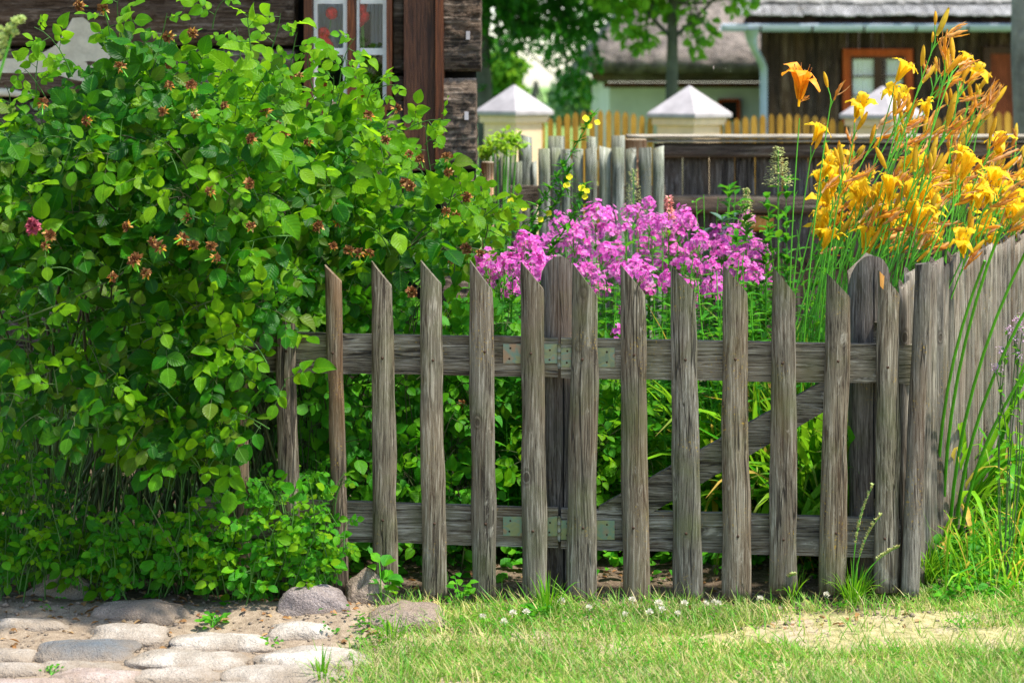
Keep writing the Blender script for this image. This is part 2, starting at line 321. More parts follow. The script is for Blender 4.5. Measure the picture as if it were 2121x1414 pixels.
def ground_mat():
    m, nt = newmat('ground_soil_sand_turf'); g = nd(nt, 'ShaderNodeNewGeometry'); co = g.outputs['Position']
    sp = nd(nt, 'ShaderNodeSeparateXYZ'); nt.links.new(co, sp.inputs[0]); X, Y = sp.outputs[0], sp.outputs[1]
    w = mth(nt, 'MULTIPLY', mth(nt, 'SUBTRACT', noiz(nt, co, 5, 4), .5), .45)
    f1 = noiz(nt, co, 35, 6, .7); f2 = noiz(nt, co, 260, 3, .6); f3 = noiz(nt, co, 4.5, 4, .6)
    fine = mth(nt, 'ADD', mth(nt, 'MULTIPLY', f1, .6), mth(nt, 'MULTIPLY', f2, .4))
    sand = ramp(nt, fine, [(.35, (.17, .125, .085)), (.5, (.28, .215, .15)), (.66, (.42, .335, .245))])
    soil = ramp(nt, fine, [(.35, (.05, .035, .022)), (.5, (.14, .10, .068)), (.66, (.30, .225, .155))])
    turf = ramp(nt, fine, [(.35, (.14, .16, .05)), (.5, (.36, .31, .14)), (.66, (.58, .48, .28))])
    bare = ramp(nt, f3, [(.5, 0.0), (.6, 1.0)])
    turf = mixc(nt, bare, turf, mixc(nt, .5, sand, (.62, .48, .33)))
    lawn_m = ramp(nt, mth(nt, 'ADD', mth(nt, 'ADD', X, .45), w), [(.0, 0.0), (.22, 1.0)])
    c = mixc(nt, lawn_m, sand, turf)
    # soil bed begins at the fence line
    bed = ramp(nt, mth(nt, 'ADD', mth(nt, 'MULTIPLY', mth(nt, 'SUBTRACT', Y, 5.62), 2.5), w), [(.0, 0.0), (.3, 1.0)])
    inside = ramp(nt, mth(nt, 'SUBTRACT', mth(nt, 'ADD', 1.25, mth(nt, 'MULTIPLY', mth(nt, 'SUBTRACT', Y, 5.8), .44)), X), [(.0, 0.0), (.15, 1.0)])
    far = ramp(nt, mth(nt, 'MULTIPLY', mth(nt, 'SUBTRACT', Y, 10.5), 1.0), [(0.0, 1.0), (1.0, 0.0)])
    c = mixc(nt, mth(nt, 'MULTIPLY', mth(nt, 'MULTIPLY', bed, inside), far), c, soil)
    fr = ramp(nt, mth(nt, 'MULTIPLY', mth(nt, 'SUBTRACT', Y, 12.0), .3), [(0.0, 0.0), (1.0, 1.0)])
    c = mixc(nt, fr, c, mixc(nt, f3, (.10, .22, .04), (.22, .32, .09)))
    finish(nt, c, .95, mth(nt, 'ADD', f1, mth(nt, 'MULTIPLY', f2, .4)), .012, .8, .15); return m
M['ground'] = ground_mat()

# ---------------------------------------------------------------- ground
def ground_h(x, y):
    h = .012*n3(x*2.1, y*2.1, 3)+.007*n3(x*9, y*9, 7)
    if x < -.2 and 5.35 < y < 5.9: h += .025*max(0, 1-abs(y-5.66)/.25)*min(1, (-.2-x)/.3)+.012*n3(x*14, y*14, 1)
    return h
def build_ground():
    xs = np.concatenate([[-400, -120, -40, -12, -6, -4], np.arange(-3, 3.6, .03), [4.5, 6, 12, 40, 120, 400]])
    ys = np.concatenate([[-60, -10, 0, 2, 3.5], np.arange(4.2, 8.4, .03), [9, 10, 12, 16, 24, 40, 80, 160, 400, 900]])
    V = np.array([(x, y, ground_h(x, y) if (-3 < x < 3.6 and 4.2 < y < 8.4) else 0) for y in ys for x in xs])
    nx, ny = len(xs), len(ys); i = np.arange(ny-1)[:, None]*nx+np.arange(nx-1)[None]
    Q = np.stack([i, i+1, i+nx+1, i+nx], -1).reshape(-1, 4)
    o = B().add(V, [Q]).build('ground', M['ground']); tag(o, kind='structure', label='sandy ground with turf and garden soil')
build_ground()

# ---------------------------------------------------------------- leaf templates
def leaf_tmpl(prof, fold=.18, droop=.18, wav=0.0):
    """rows of (t, halfwidth); unit length along +Y, normal +Z"""
    V = []; UV = []
    for t, w in prof:
        z = -droop*t*t*1.0
        for u in (-1, 0, 1): V.append((u*w, t, z+abs(u)*w*fold*2+wav*math.sin(t*9+u)*abs(u)*.05)); UV.append((u, t))
    n = len(prof); F = []
    for i in range(n-1):
        for j in (0, 1): a = i*3+j; F.append((a, a+1, a+4, a+3))
    return np.array(V), np.array(F), np.array(UV)
OV = [(0, .02), (.08, .17), (.22, .30), (.4, .37), (.58, .36), (.75, .27), (.9, .13), (1, .01)]
T_ROSE = [leaf_tmpl(OV, .12, .10), leaf_tmpl(OV, .30, .35, 1), leaf_tmpl(OV, .5, .55, 1), leaf_tmpl(OV, -.05, .25, 1.5)]
T_LANCE = [leaf_tmpl([(0, .02), (.15, .09), (.4, .15), (.65, .12), (.85, .05), (1, .005)], .2, d) for d in (.15, .4)]
T_SIMPLE = [leaf_tmpl([(0, .05), (.35, .36), (.7, .3), (1, .02)], .2, d) for d in (.1, .4)]
T_BLADE = [leaf_tmpl([(0, .5), (.4, .45), (.75, .28), (1, .02)], .0, d) for d in (.15, .5, .9)]
T_PETAL = leaf_tmpl([(0, .05), (.45, .30), (.8, .36), (1, .12)], .1, .1)
def rmat(d, n, s, sx=None):
    d = nrm(d); n = np.asarray(n, float); n = nrm(n-d*np.dot(n, d)); x = np.cross(d, n)
    return np.stack([x*(sx if sx else s), d*s, n*s], 1)
class Leaves:
    def __init__(s): s.d = {}
    def put(s, key, mi, P, Mx): s.d.setdefault((key, mi), ([], []))[0].append(Mx); s.d[(key, mi)][1].append(P)
    def into(s, b, T):
        for (k, mi), (Ms, Ps) in s.d.items(): b.batch(T[k], np.array(Ms), np.array(Ps), mi)
        return b
def compound(L, b, P, d, n, size, mi, pairs=2, stem_mi=None):
    """pinnate rose leaf: terminal leaflet and pairs along a rachis"""
    d = nrm(d); n = nrm(n-d*np.dot(n, d)); side = np.cross(d, n); ln = size*(1.1+.75*pairs)
    q = 0
    for k in range(pairs):
        t = .4+(.62*k)/max(1, pairs) if pairs > 1 else .55
        base = P+d*ln*t*.62+np.array([0, 0, -1])*.05*ln*t*t
        for sgn in (-1, 1):
            dd = nrm(side*sgn*U(.85, 1.1)+d*U(.35, .75)+n*U(-.25, .2)+np.array([0, 0, -.15]))
            nn = nrm(n+side*sgn*U(-.3, .25)+d*U(-.2, .2)); s_ = size*U(.78, 1.0)*(.75+.25*k/max(1, pairs-1) if pairs > 1 else .95)
            L.put(random.choice((0, 0, 1, 1, 2, 3)), mi, base, rmat(dd, nn, s_))
    base = P+d*ln*.66-np.array([0, 0, 1])*.05*ln
    L.put(random.choice((0, 0, 1, 3)), mi, base, rmat(nrm(d+np.array([0, 0, -.25])+n*U(-.15, .15)), n, size*U(1, 1.2)))
    if b is not None and stem_mi is not None: b.tube([P, P+d*ln*.35-np.array([0, 0, .012*ln]), base], [.0011, .0009, .0007], 3, stem_mi, False)
def inpoly(x, y, poly):
    c = False; j = len(poly)-1
    for i in range(len(poly)):
        xi, yi = poly[i]; xj, yj = poly[j]
        if (yi > y) != (yj > y) and x < (xj-xi)*(y-yi)/(yj-yi)+xi: c = not c
        j = i
    return c
def polysample(poly):
    xs = [p[0] for p in poly]; ys = [p[1] for p in poly]
    while True:
        x, y = U(min(xs), max(xs)), U(min(ys), max(ys))
        if inpoly(x, y, poly): return x, y
def lerp(a, b, t): return a+(b-a)*t
def curve(p0, p1, bend, k=8):
    p0, p1, bend = map(lambda v: np.asarray(v, float), (p0, p1, bend)); t = np.linspace(0, 1, k)[:, None]
    return p0*(1-t)+p1*t+bend*4*t*(1-t)

# ---------------------------------------------------------------- pickets, rails and gates
def picket_mesh(tl, sh, bl, br, yb, Y, dep=.040, seed=0, peak='left', wob=1.0, round_top=False, rings=34, nf=13):
    """half-round paling: tl=(x,y) of the peak, sh=(x,y) of the low shoulder, bl/br = bottom x, yb = bottom y (photo pixels at depth Y)"""
    b = B(); zb = W(0, yb, Y)[2]; V = []
    xT0, xT1 = W(tl[0], 0, Y)[0], W(sh[0], 0, Y)[0]; zP, zS = W(0, tl[1], Y)[2], W(0, sh[1], Y)[2]
    xB0, xB1 = W(bl, 0, Y)[0], W(br, 0, Y)[0]
    ts = [i/(rings-1) for i in range(rings)]
    per = nf+3
    for i, t in enumerate(ts):
        tt = t**.95
        cx = lerp((xB0+xB1)/2, (xT0+xT1)/2, t)+.0035*wob*n3(t*3.2, seed*3.7, 0)*math.sin(math.pi*min(1, max(0, t)))*2
        hw = lerp(xB1-xB0, xT1-xT0, t)/2*(1+.10*wob*n3(t*5, seed*1.9, 5))
        for j in range(per):
            if j < nf:
                a = math.pi*j/(nf-1); u = -math.cos(a); v = math.sin(a)**.75
                rr = 1+.05*wob*n3(u*2+seed, t*9, seed)+.025*n3(u*7+seed, t*5, seed+3)
                x = cx+hw*u*rr; y = Y-dep*.5*v*rr
            else:
                u = (1, 0, -1)[j-nf]*.92; x = cx+hw*u; y = Y+dep*.45
            q = (u+1)/2
            if round_top: top = zP-(zP-zS)*(1-math.sqrt(max(0, 1-min(1, abs(u))**2.2)))
            else: top = lerp(zP, zS, min(1, q/.96))-(.006 if q > .97 else 0)
            top += .0025*n3(u*4, seed*2.0, 9)
            z = zb+(top-zb)*tt if t < 1 else top
            V.append((x, y, z+(.003*n3(u*5, seed, 4) if i == 0 else 0)))
    F = [(i*per+j, i*per+(j+1) % per, (i+1)*per+(j+1) % per, (i+1)*per+j) for i in range(rings-1) for j in range(per)]
    F.append(tuple(range(per))[::-1]); k = (rings-1)*per
    b.add(V, F)
    # top face as its own strip so that its edge stays crisp
    tv = [V[k+j] for j in range(per)]; b.add(tv, [tuple(range(per))])
    return b
def nail(parent, x, y, Y, r=.0032):
    p = W(x, y, Y); b = B(); n = 8; a = [i/n*2*math.pi for i in range(n)]
    V = [(p[0]+math.cos(t)*r, p[1]+.004, p[2]+math.sin(t)*r) for t in a]+[(p[0]+math.cos(t)*r, p[1]-.0012, p[2]+math.sin(t)*r) for t in a]+[(p[0], p[1]-.0022, p[2])]
    F = [(i, (i+1) % n, n+(i+1) % n, n+i) for i in range(n)]+[(n+i, n+(i+1) % n, 2*n) for i in range(n)]
    b.add(V, F).build('nail', M['iron'], parent)
def rail_mesh(p0, p1, h0, h1, th, seed, k=40, Yt=None):
    """plank from world p0 to p1 (upper edge), heights h0,h1, thickness th behind"""
    p0 = np.array(p0); p1 = np.array(p1); V = []; d = nrm(p1-p0); nf = np.array([d[1], -d[0], 0]); L = np.linalg.norm(p1-p0)
    for i in range(k):
        t = i/(k-1); P = lerp(p0, p1, t); h = lerp(h0, h1, t)
        wt = .0025*n3(t*L*5, seed, 1)+.0012*n3(t*L*30, seed, 1); wb = .003*n3(t*L*4, seed, 5)+.0012*n3(t*L*30, seed, 7)
        pts = [(-.0, -h+wb, 1), (-.0, -h*.5, 1.0), (-.0, wt, 1), (th, wt, 1), (th, -h+wb, 1)]
        for (o, z, _) in pts: V.append(P-nf*o*1.0+np.array([0, 0, z])+nf*.0015*n3(t*L*5, z*20, seed))
    per = 5; F = [(i*per+j, i*per+(j+1) % per, (i+1)*per+(j+1) % per, (i+1)*per+j) for i in range(k-1) for j in range(per)]
    F += [tuple(range(per)), tuple(range((k-1)*per, k*per))[::-1]]
    return B().add(V, F)

YF = 5.78
fence = thing('picket_fence', 'weathered grey picket fence section running from the rose bush to the hinges', 'fence', W(900, 1245, YF)*[1, 1, 0])
gate = thing('garden_gate', 'weathered picket gate with diagonal brace hung on two strap hinges', 'gate', W(1520, 1245, YF)*[1, 1, 0])
LEFT = [((483, 600), (512, 640), 488, 520, 1235, 'picket_warm'), ((569, 585), (611, 625), 578, 622, 1235, 'picket_warm'),
        ((673, 548), (707, 582), 691, 723, 1228, 'picket_warm'), ((768, 540), (813, 592), 773, 825, 1228, 'picket'),
        ((871, 539), (915, 588), 874, 927, 1246, 'picket'), ((972, 538), (1021, 600), 977, 1029, 1246, 'picket'),
        ((1079, 541), (1126, 598), 1080, 1134, 1250, 'picket')]
GATE = [((1186, 545), (1238, 612), 1172, 1236, 1254), ((1284, 547), (1337, 607), 1290, 1348, 1254), ((1388, 547), (1441, 603), 1395, 1456, 1247),
        ((1498, 548), (1548, 605), 1495, 1556, 1242), ((1600, 553), (1649, 608), 1592, 1652, 1226), ((1713, 565), (1761, 615), 1695, 1752, 1228),
        ((1819, 560), (1864, 608), 1810, 1862, 1224)]
def railY(x, top):   # photo y of the rails' upper edge
    return (688+(x-515)*.0195) if top else (1040+(x-720)*.031)
for i, (tl, sh, bl, br, yb, mt) in enumerate(LEFT):
    o = picket_mesh(tl, sh, bl, br, yb, YF, .042, i+1).build('picket', M[mt], fence)
    for tp in (True, False):
        f = (railY(tl[0], tp)+38-tl[1])/(yb-tl[1]); xc = lerp((tl[0]+sh[0])/2, (bl+br)/2, f)
        nail(o, xc+U(-6, 6), railY(xc, tp)+30+U(0, 22), YF-.0205, .0042)
for i, (tl, sh, bl, br, yb) in enumerate(GATE):
    o = picket_mesh(tl, sh, bl, br, yb, YF, .044, i+21).build('picket', M['picket'], gate)
    for tp in (True, False):
        f = (railY(tl[0], tp)+38-tl[1])/(yb-tl[1]); xc = lerp((tl[0]+sh[0])/2, (bl+br)/2, f)
        nail(o, xc+U(-6, 6), railY(xc, tp)+30+U(0, 22), YF-.0215, .0042)
    if i == 6:   # fresh orange split at the top of the last gate picket
        p = W(1826, 566, YF-.024); q = W(1832, 598, YF-.026)
        B().add([W(1822, 562, YF-.0245), W(1832, 572, YF-.0265), W(1830, 600, YF-.027), W(1823, 592, YF-.0255)], [(0, 3, 2, 1)]).build('split_wood', M['fresh'], gate)
YR = YF+.021
def rail(parent, x0, x1, top, seed, th=.028):
    p0 = W(x0, railY(x0, top), YR); p1 = W(x1, railY(x1, top), YR); h = 82/F_PX*YR
    return rail_mesh(p0, p1, h, h*(.98), th, seed).build('rail', M['rail'], parent, smooth=False)
for tp in (True, False):
    rail(fence, 400, 1156, tp, 3+tp*2); rail(gate, 1162, 1893, tp, 11+tp*2)
# diagonal brace behind the gate pickets
a0, a1 = W(1240, 1050, YR+.002), W(1745, 768, YR+.002)
bs = rail_mesh(a0, a1, 76/F_PX*YR, 62/F_PX*YR, .024, 31)
bs.build('brace', M['rail'], gate, smooth=False)
# posts
def post(parent, x0, x1, ytop, ysh, yb, Y, seed, dep=.10):
    b = picket_mesh((x0, ytop), (x1, ysh), x0+4, x1-3, yb, Y, dep, seed, round_top=True, wob=.5, rings=30, nf=17)
    o = b.build('fence_post', M['post'], parent)
    # long drying crack
    xc = lerp(x0, x1, .62); y0c = 775 if x0 < 1500 else ytop+6; pts = [W(xc+3*n3(t*3, seed), lerp(y0c, yb-10, t), Y-dep*.5*.97) for t in np.linspace(0, 1, 14)]
    B().tube(pts, [.0012]+[.0028]*12+[.001], 5).build('crack', M['black'], o); return o
post(fence, 1119, 1197, 528, 590, 1268, YR+.095, 51)
# hinges
def hinge(y, ygap):
    """strap hinge: two plates, barrel, screws; leaves lie on the rails' faces"""
    Yh = YR-.003; c = 1158
    body = B()
    def plate(xa, xb, dy):
        p = W(xa, y+dy, Yh); q = W(xb, y+dy+40, Yh); body.box(p[0], q[0], p[1]-.0015, p[1]+.0012, q[2], p[2])
    plate(1042, c-3, -1); plate(c+3, 1273, 7)
    h = body.build('hinge', M['plate'], gate, smooth=False)
    t = W(c, y, Yh); q = W(c, y+46, Yh)
    bb = B()
    for k in range(3):
        z1 = lerp(t[2], q[2], k/3+.01); z0 = lerp(t[2], q[2], (k+1)/3-.01)
        bb.tube([(t[0], t[1]-.005, z0), (t[0], t[1]-.005, z1)], .0055, 12)
    bb.tube([(t[0], t[1]-.005, q[2]-.004), (t[0], t[1]-.005, t[2]+.003)], .0034, 8)
    bb.build('barrel', M['barrel'], h)
    for sx, sy in ((1057, 8), (1055, 30), (1139, 12), (1138, 32), (1175, 14), (1174, 38), (1257, 16), (1257, 37)):
        p = W(sx, y+sy, Yh-.0016); s = B()
        n = 10; V = [(p[0]+math.cos(i/n*6.283)*.0032, p[1]+.001, p[2]+math.sin(i/n*6.283)*.0032) for i in range(n)]+[(p[0]+math.cos(i/n*6.283)*.0026, p[1]-.0013, p[2]+math.sin(i/n*6.283)*.0026) for i in range(n)]
        s.add(V, [(i, (i+1) % n, n+(i+1) % n, n+i) for i in range(n)]+[tuple(range(n, 2*n))[::-1]]).build('screw', M['iron'], h)
hinge(713, 0); hinge(1070, 0)

# side fence running back to the right
side = thing('side_fence', 'closely set grey round-topped palings receding along the right of the gate', 'fence', (1.2, 5.84, 0))
post(side, 1757, 1843, 526, 590, 1225, YR+.12, 57, .11)
s0 = np.array([1.135, 5.80]); s1 = np.array([1.98, 7.55]); sd = (s1-s0)/np.linalg.norm(s1-s0)
def side_paling(k, p, w, h, seed, lean=0):
    b = B(); V = []; rings = 22; per = 12; nx = np.array([sd[1], -sd[0]])
    for i in range(rings):
        t = i/(rings-1)
        for j in range(per):
            a = 2*math.pi*j/per; u = math.cos(a); v = math.sin(a); v = v*(.55 if v > 0 else .5)
            ww = w/2*(1+.12*n3(t*4, seed, 2)); off = .006*n3(t*3, seed*2, 8)
            q = p+sd*(u*ww+off)+nx*(v*ww)
            z = (h-.028*abs(u)**2.2*(1+.5*n3(seed, 1, 1)))*t+.003*n3(u*3, t*8, seed)
            V.append((q[0]+lean*t, q[1], z-.01))
    F = [(i*per+j, i*per+(j+1) % per, (i+1)*per+(j+1) % per, (i+1)*per+j) for i in range(rings-1) for j in range(per)]
    F += [tuple(range(per))[::-1], tuple(range((rings-1)*per, rings*per))]
    return b.add(V, F)
L_ = 0.0; k = 0
while L_ < 3.9:
    w = U(.062, .078)
    p = s0+sd*(L_+w/2)
    side_paling(k, p, w, .955+.012*math.sin(k*1.7)+U(-.012, .012)-(.0 if k else .02), 100+k).build('paling', M['sidefence'], side); L_ += w+(.004 if k else .006); k += 1
picket_mesh((1897, 548), (1930, 543), 1866, 1903, 1238, 5.76, .04, 77, wob=.7).build('paling', M['sidefence'], side)
for z in (.80, .28):
    p0 = (s0[0]-.045, s0[1]+.04, z); p1 = (s0[0]+sd[0]*3.9-.045, s0[1]+sd[1]*3.9+.04, z)
    rail_mesh(p0, p1, .11, .11, .03, z*10).build('rail', M['rail'], side)

# ---------------------------------------------------------------- stones
def rock(name, px, py, wpx, hpx, mat, label, group=None, cat='stone', hgt=.04, peak=0, seed=1, sq=2.6, at=None, gs=.0):
    """stone lying on the ground; pixel centre, pixel width and pixel height of its outline"""
    c = G(px, py+hpx*.12) if at is None else np.array(at, float); Y = c[1]
    a = wpx/F_PX*Y/2*1.03; vis = hpx/F_PX*Y
    d = max(.04, (vis-hgt*.9)*Y/CAMH/2*1.05) if at is None else hpx
    nu, nv = 44, 22; V = []
    for i in range(nv):
        ph = math.pi*i/(nv-1)
        for j in range(nu):
            th = 2*math.pi*j/nu
            sx = math.copysign(abs(math.cos(th))**(2/sq), math.cos(th)); sy = math.copysign(abs(math.sin(th))**(2/sq), math.sin(th))
            rr = math.sin(ph)**.75; zz = math.cos(ph)
            dx, dy, dz = sx*rr, sy*rr, zz
            k = 1+.20*n3(dx*1.4+seed*5, dy*1.4, dz)+.10*n3(dx*3.3, dy*3.3+seed*7, dz*3)+.03*n3(dx*9, dy*9, dz*9+seed)
            z = dz*hgt*k
            if peak and dz > 0: z = hgt*(dz**.8)*(1+peak*max(0, 1-abs(dx+.1)*1.7)**1.2*max(0, 1-abs(dy)))*k
            V.append((dx*a*k, dy*d*k, z))
    F = [(i*nu+j, i*nu+(j+1) % nu, (i+1)*nu+(j+1) % nu, (i+1)*nu+j) for i in range(nv-1) for j in range(nu)]
    o = B().add(V, F).build(name, mat); o.location = (c[0], c[1], gs); tag(o, label, cat, group); return o
S = {}
S['pink'] = stone_mat('pinkish_granite', (.17, .135, .125), (.30, .25, .23), (.55, .48, .45), .12)
S['grey'] = stone_mat('beige_grey_stone', (.31, .265, .215), (.49, .425, .355), (.7, .66, .6), .45)
S['pale'] = stone_mat('pale_speckled_stone', (.40, .36, .30), (.64, .58, .50), (.25, .22, .2), .15)
S['blue'] = stone_mat('blue_grey_stone', (.06, .085, .105), (.13, .16, .185), (.3, .32, .34), .04)
S['sandy'] = stone_mat('sandy_stone', (.20, .15, .115), (.31, .24, .185), (.58, .48, .38), .8)
S['rose'] = stone_mat('rose_granite', (.38, .27, .235), (.52, .42, .37), (.8, .72, .68), .15)
CG = 'rounded cobblestones of the path by the rose bush'
rock('boulder', 132, 1236, 150, 46, S['sandy'], 'sandy pinkish stone with a pointed top under the left of the rose bush', cat='boulder', hgt=.06, peak=.8, seed=1)
rock('boulder', 292, 1274, 190, 62, S['sandy'], 'broad low sand-covered stone at the foot of the rose shoots', cat='boulder', hgt=.05, seed=2)
rock('boulder', 645, 1268, 150, 76, S['pink'], 'squat purple-pink boulder with a yellow lichen spot beside the fence', cat='boulder', hgt=.086, seed=3, sq=4.2)
rock('boulder', 762, 1246, 98, 60, S['sandy'], 'small peaked sandy rock standing against the fence pickets', cat='boulder', hgt=.075, peak=.55, seed=4)
rock('boulder', 842, 1284, 158, 74, S['sandy'], 'long half-buried rock at the lawn corner with sand on its back', cat='boulder', hgt=.058, seed=5, sq=3.2, gs=-.006)
for i, (x, y, w, h, mt, lb, hg) in enumerate([
    (60, 1293, 165, 34, 'grey', 'flat beige slab at the left edge just below the sandy pointed stone', .03),
    (265, 1318, 166, 52, 'grey', 'grey-beige domed cobble touching the back of the blue-grey one', .045),
    (178, 1347, 204, 54, 'blue', 'dark blue-grey oblong cobble, the only bluish one', .042),
    (458, 1330, 204, 44, 'pale', 'wide cream cobble with a level top in the back row of the path', .036),
    (388, 1366, 222, 48, 'pale', 'white speckled rough cobble between the blue-grey and the cream ones', .036),
    (640, 1362, 226, 56, 'pale', 'large pale cobble with a greyer right end touching the grass', .038),
    (590, 1396, 246, 48, 'pale', 'long flat whitish cobble nearest the grass in the front row', .032),
    (366, 1399, 168, 40, 'grey', 'light grey cobble in the front row between the rosy and the long whitish ones', .032),
    (205, 1404, 180, 42, 'rose', 'rosy speckled cobble at the bottom of the picture', .034),
    (158, 1381, 190, 22, 'pale', 'thin cream slab lying directly in front of the blue-grey cobble', .022),
    (38, 1388, 124, 34, 'grey', 'beige cobble in the bottom left corner with a weed beside it', .03),
    (48, 1420, 170, 36, 'rose', 'reddish cobble cut by the bottom left corner of the picture', .03),
    (20, 1358, 104, 36, 'grey', 'small beige cobble at the left edge level with the blue-grey one', .03),
    (618, 1310, 128, 46, 'pale', 'white knobbly cobble lying in front of the purple-pink boulder', .045),
    (500, 1430, 190, 36, 'pale', 'pale cobble cut by the bottom edge below the long whitish one', .03)]):
    rock('cobblestone', x, y, w*1.06, h*1.14, S[mt], lb, CG, 'cobblestone', hg*.86, seed=20+i, sq=U(2.6, 3.8), gs=-.004)
# yellow lichen spots on the boulder
def lichen(x, y, Y, r, o):
    pass

# ---------------------------------------------------------------- rose bush
UPV = np.array([0, 0, 1.0]); CAMV = np.array([0, -1.0, 0])
def shoot(L, b, P, d, length, size, mi, stem_mi, pairs=2, nl=None, face=.5, young=None):
    """twig with alternate compound leaves"""
    d = nrm(d); side = nrm(np.cross(d, CAMV+UPV*.3)); end = P+d*length-UPV*length*.12
    pts = curve(P, end, UPV*length*.10+side*U(-.08, .08)*length, 6)
    b.tube(pts, np.linspace(.0022, .0009, 6), 4, stem_mi, False)
    nl = nl or max(2, int(length/.045))
    for k in range(nl):
        t = (k+.6)/nl; q = pts[min(5, int(t*5))]*(1-(t*5 % 1))+pts[min(5, int(t*5)+1)]*(t*5 % 1)
        s = 1 if k % 2 else -1
        dd = nrm(d*U(.2, .7)+side*s*U(.5, 1.1)+UPV*U(-.55, .25)+CAMV*U(0, .5))
        nn = nrm(UPV*U(.35, 1)+CAMV*U(.1, 1)*face*2+side*U(-.45, .45))
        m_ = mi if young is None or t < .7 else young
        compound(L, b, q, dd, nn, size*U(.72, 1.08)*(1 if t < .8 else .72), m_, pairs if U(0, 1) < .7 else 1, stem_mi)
A_POLY = [(-60, 250), (20, 260), (60, 285), (120, 250), (175, 190), (215, 140), (270, 105), (350, 120), (430, 185), (500, 180), (545, 150), (590, 165), (640, 230), (700, 245), (760, 235), (800, 260), (850, 310),
          (895, 250), (905, 330), (890, 370), (960, 415), (1020, 430), (1020, 470), (960, 520), (900, 570), (830, 600), (740, 640), (640, 680), (560, 670), (400, 590), (300, 560), (100, 540), (-60, 500)]
B_POLY = [(250, 600), (400, 600), (560, 640), (640, 690), (560, 760), (520, 880), (480, 960), (400, 960), (300, 960), (230, 860), (280, 740)]
C_POLY = [(-60, 930), (30, 900), (70, 980), (180, 1080), (350, 1090), (470, 1030), (600, 980), (700, 990), (722, 1080), (722, 1222), (560, 1240), (380, 1238), (200, 1222), (0, 1205), (-60, 1200)]
rose_mats = [M['rose'], M['rose_young_sunlit'], M['cane'], M['twig'], M['dry_leaf']]
def front_depth(x, y):
    f = 5.46 if x < 520 else (5.95 if x > 700 else lerp(5.46, 5.95, (x-520)/180))
    f += .45*((y-420)/420)**2 if y < 420 else 0      # rounded top
    f += .25*max(0, (x-850)/200) if x > 850 else 0
    return f
def rose_bush():
    t = thing('rose_bush', 'huge arching rose bush with brown withered blooms covering the log house wall', 'bush', (-.95, 6.6, 0))
    L = Leaves(); b = B()
    def one(x, y, Y, ln, size):
        lit = (x > 420 and y < 470) or U(0, 1) < .18  # sunlight put into leaf colour: yellow-green leaves favoured at the upper right
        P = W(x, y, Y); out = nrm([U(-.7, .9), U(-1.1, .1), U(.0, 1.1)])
        sunlit_tone = 1 if (lit and U(0, 1) < .62) else 0
        shoot(L, b, P-out*ln*.5, out, ln, size, sunlit_tone, 3 if U(0, 1) < .6 else 2, face=.6, young=1 if (U(0, 1) < .4) else None)
    for _ in range(310):
        x, y = polysample(A_POLY); one(x, y, front_depth(x, y)+abs(random.gauss(0, .28)), U(.11, .22), U(.036, .076))
    for _ in range(190):
        x, y = polysample(A_POLY); one(x, y, front_depth(x, y)+.35+U(0, 1.0), U(.14, .28), U(.040, .064))
    for _ in range(140):
        x, y = polysample(B_POLY); one(x, y, front_depth(x, y)+abs(random.gauss(0, .3)), U(.08, .16), U(.042, .068))
    LP = [(-60, 540), (260, 580), (300, 700), (230, 900), (60, 900), (-60, 880)]
    for _ in range(48):
        x, y = polysample(LP); one(x, y, front_depth(x, y)+abs(random.gauss(0, .35)), U(.06, .13), U(.036, .066))
    for (x, y) in [(40, 600), (90, 520), (130, 560), (30, 700), (70, 770), (110, 840), (60, 870), (20, 820), (170, 900), (190, 740), (230, 800), (600, 700), (560, 640), (590, 790), (640, 640), (700, 940), (690, 600), (80, 800), (150, 870), (210, 880), (30, 560)]:
        one(x, y, front_depth(x, y)+U(-.05, .2), U(.07, .13), U(.045, .062))
    for _ in range(240):   # the depth of the bush against the wall
        x, y = U(-80, 690), U(520, 1180); one(x, y, U(7.0, 8.1), U(.15, .3), U(.045, .065))
    # sprays standing out of the outline
    for (x0, y0, x1, y1) in [(255, 90, 245, -10), (330, 100, 345, 20), (470, 150, 462, 60), (560, 110, 580, 20), (520, 110, 512, 20), (500, 140, 490, 50), (700, 210, 735, 65), (150, 160, 75, 45), (80, 230, 95, 80), (110, 230, 50, 130), (650, 190, 640, 100), (760, 210, 790, 150), (600, 150, 615, 60), (230, 110, 215, 20), (20, 240, 10, 170), (680, 240, 690, 150), (780, 230, 800, 190), (700, 220, 715, 110),
                             (840, 270, 925, 240), (770, 190, 820, 170), (880, 300, 905, 290), (980, 440, 1005, 350), (1000, 450, 1055, 400), (440, 60, 470, -10), (380, 20, 400, -30), (960, 480, 1050, 490), (740, 560, 700, 660), (600, 640, 590, 720), (640, 700, 650, 640)]:
        Y = front_depth(x0, y0)+U(0, .3); P = W(x0, y0, Y); Q = W(x1, y1, Y-.05)
        shoot(L, b, P, Q-P, np.linalg.norm(Q-P)*1.05, U(.036, .05), 1, 3, face=.7)
    L.into(b, T_ROSE); b.build('foliage', rose_mats, t)
    # canes
    c = B()
    for k in range(85):
        p0 = np.array([U(-1.55, -.65), U(6.0, 6.9), 0]); x, y = polysample(A_POLY); p1 = W(x, y, front_depth(x, y)+U(.15, .8))
        c.tube(curve(p0, p1, np.array([U(-.12, .12), U(-.1, .1), U(.05, .22)]), 12), np.linspace(U(.004, .009), .002, 12), 6, 0)
    for k in range(420):
        p0 = np.array([U(-1.8, -.6), U(5.75, 7.8), 0]); p1 = p0+np.array([U(-.22, .22), U(-.2, .1), U(.35, .75)])
        c.tube(curve(p0, p1, np.array([U(-.06, .06), U(-.06, .06), 0]), 8), np.linspace(U(.0022, .0045), .0012, 8), 5, 0 if U(0, 1) < .6 else 1)
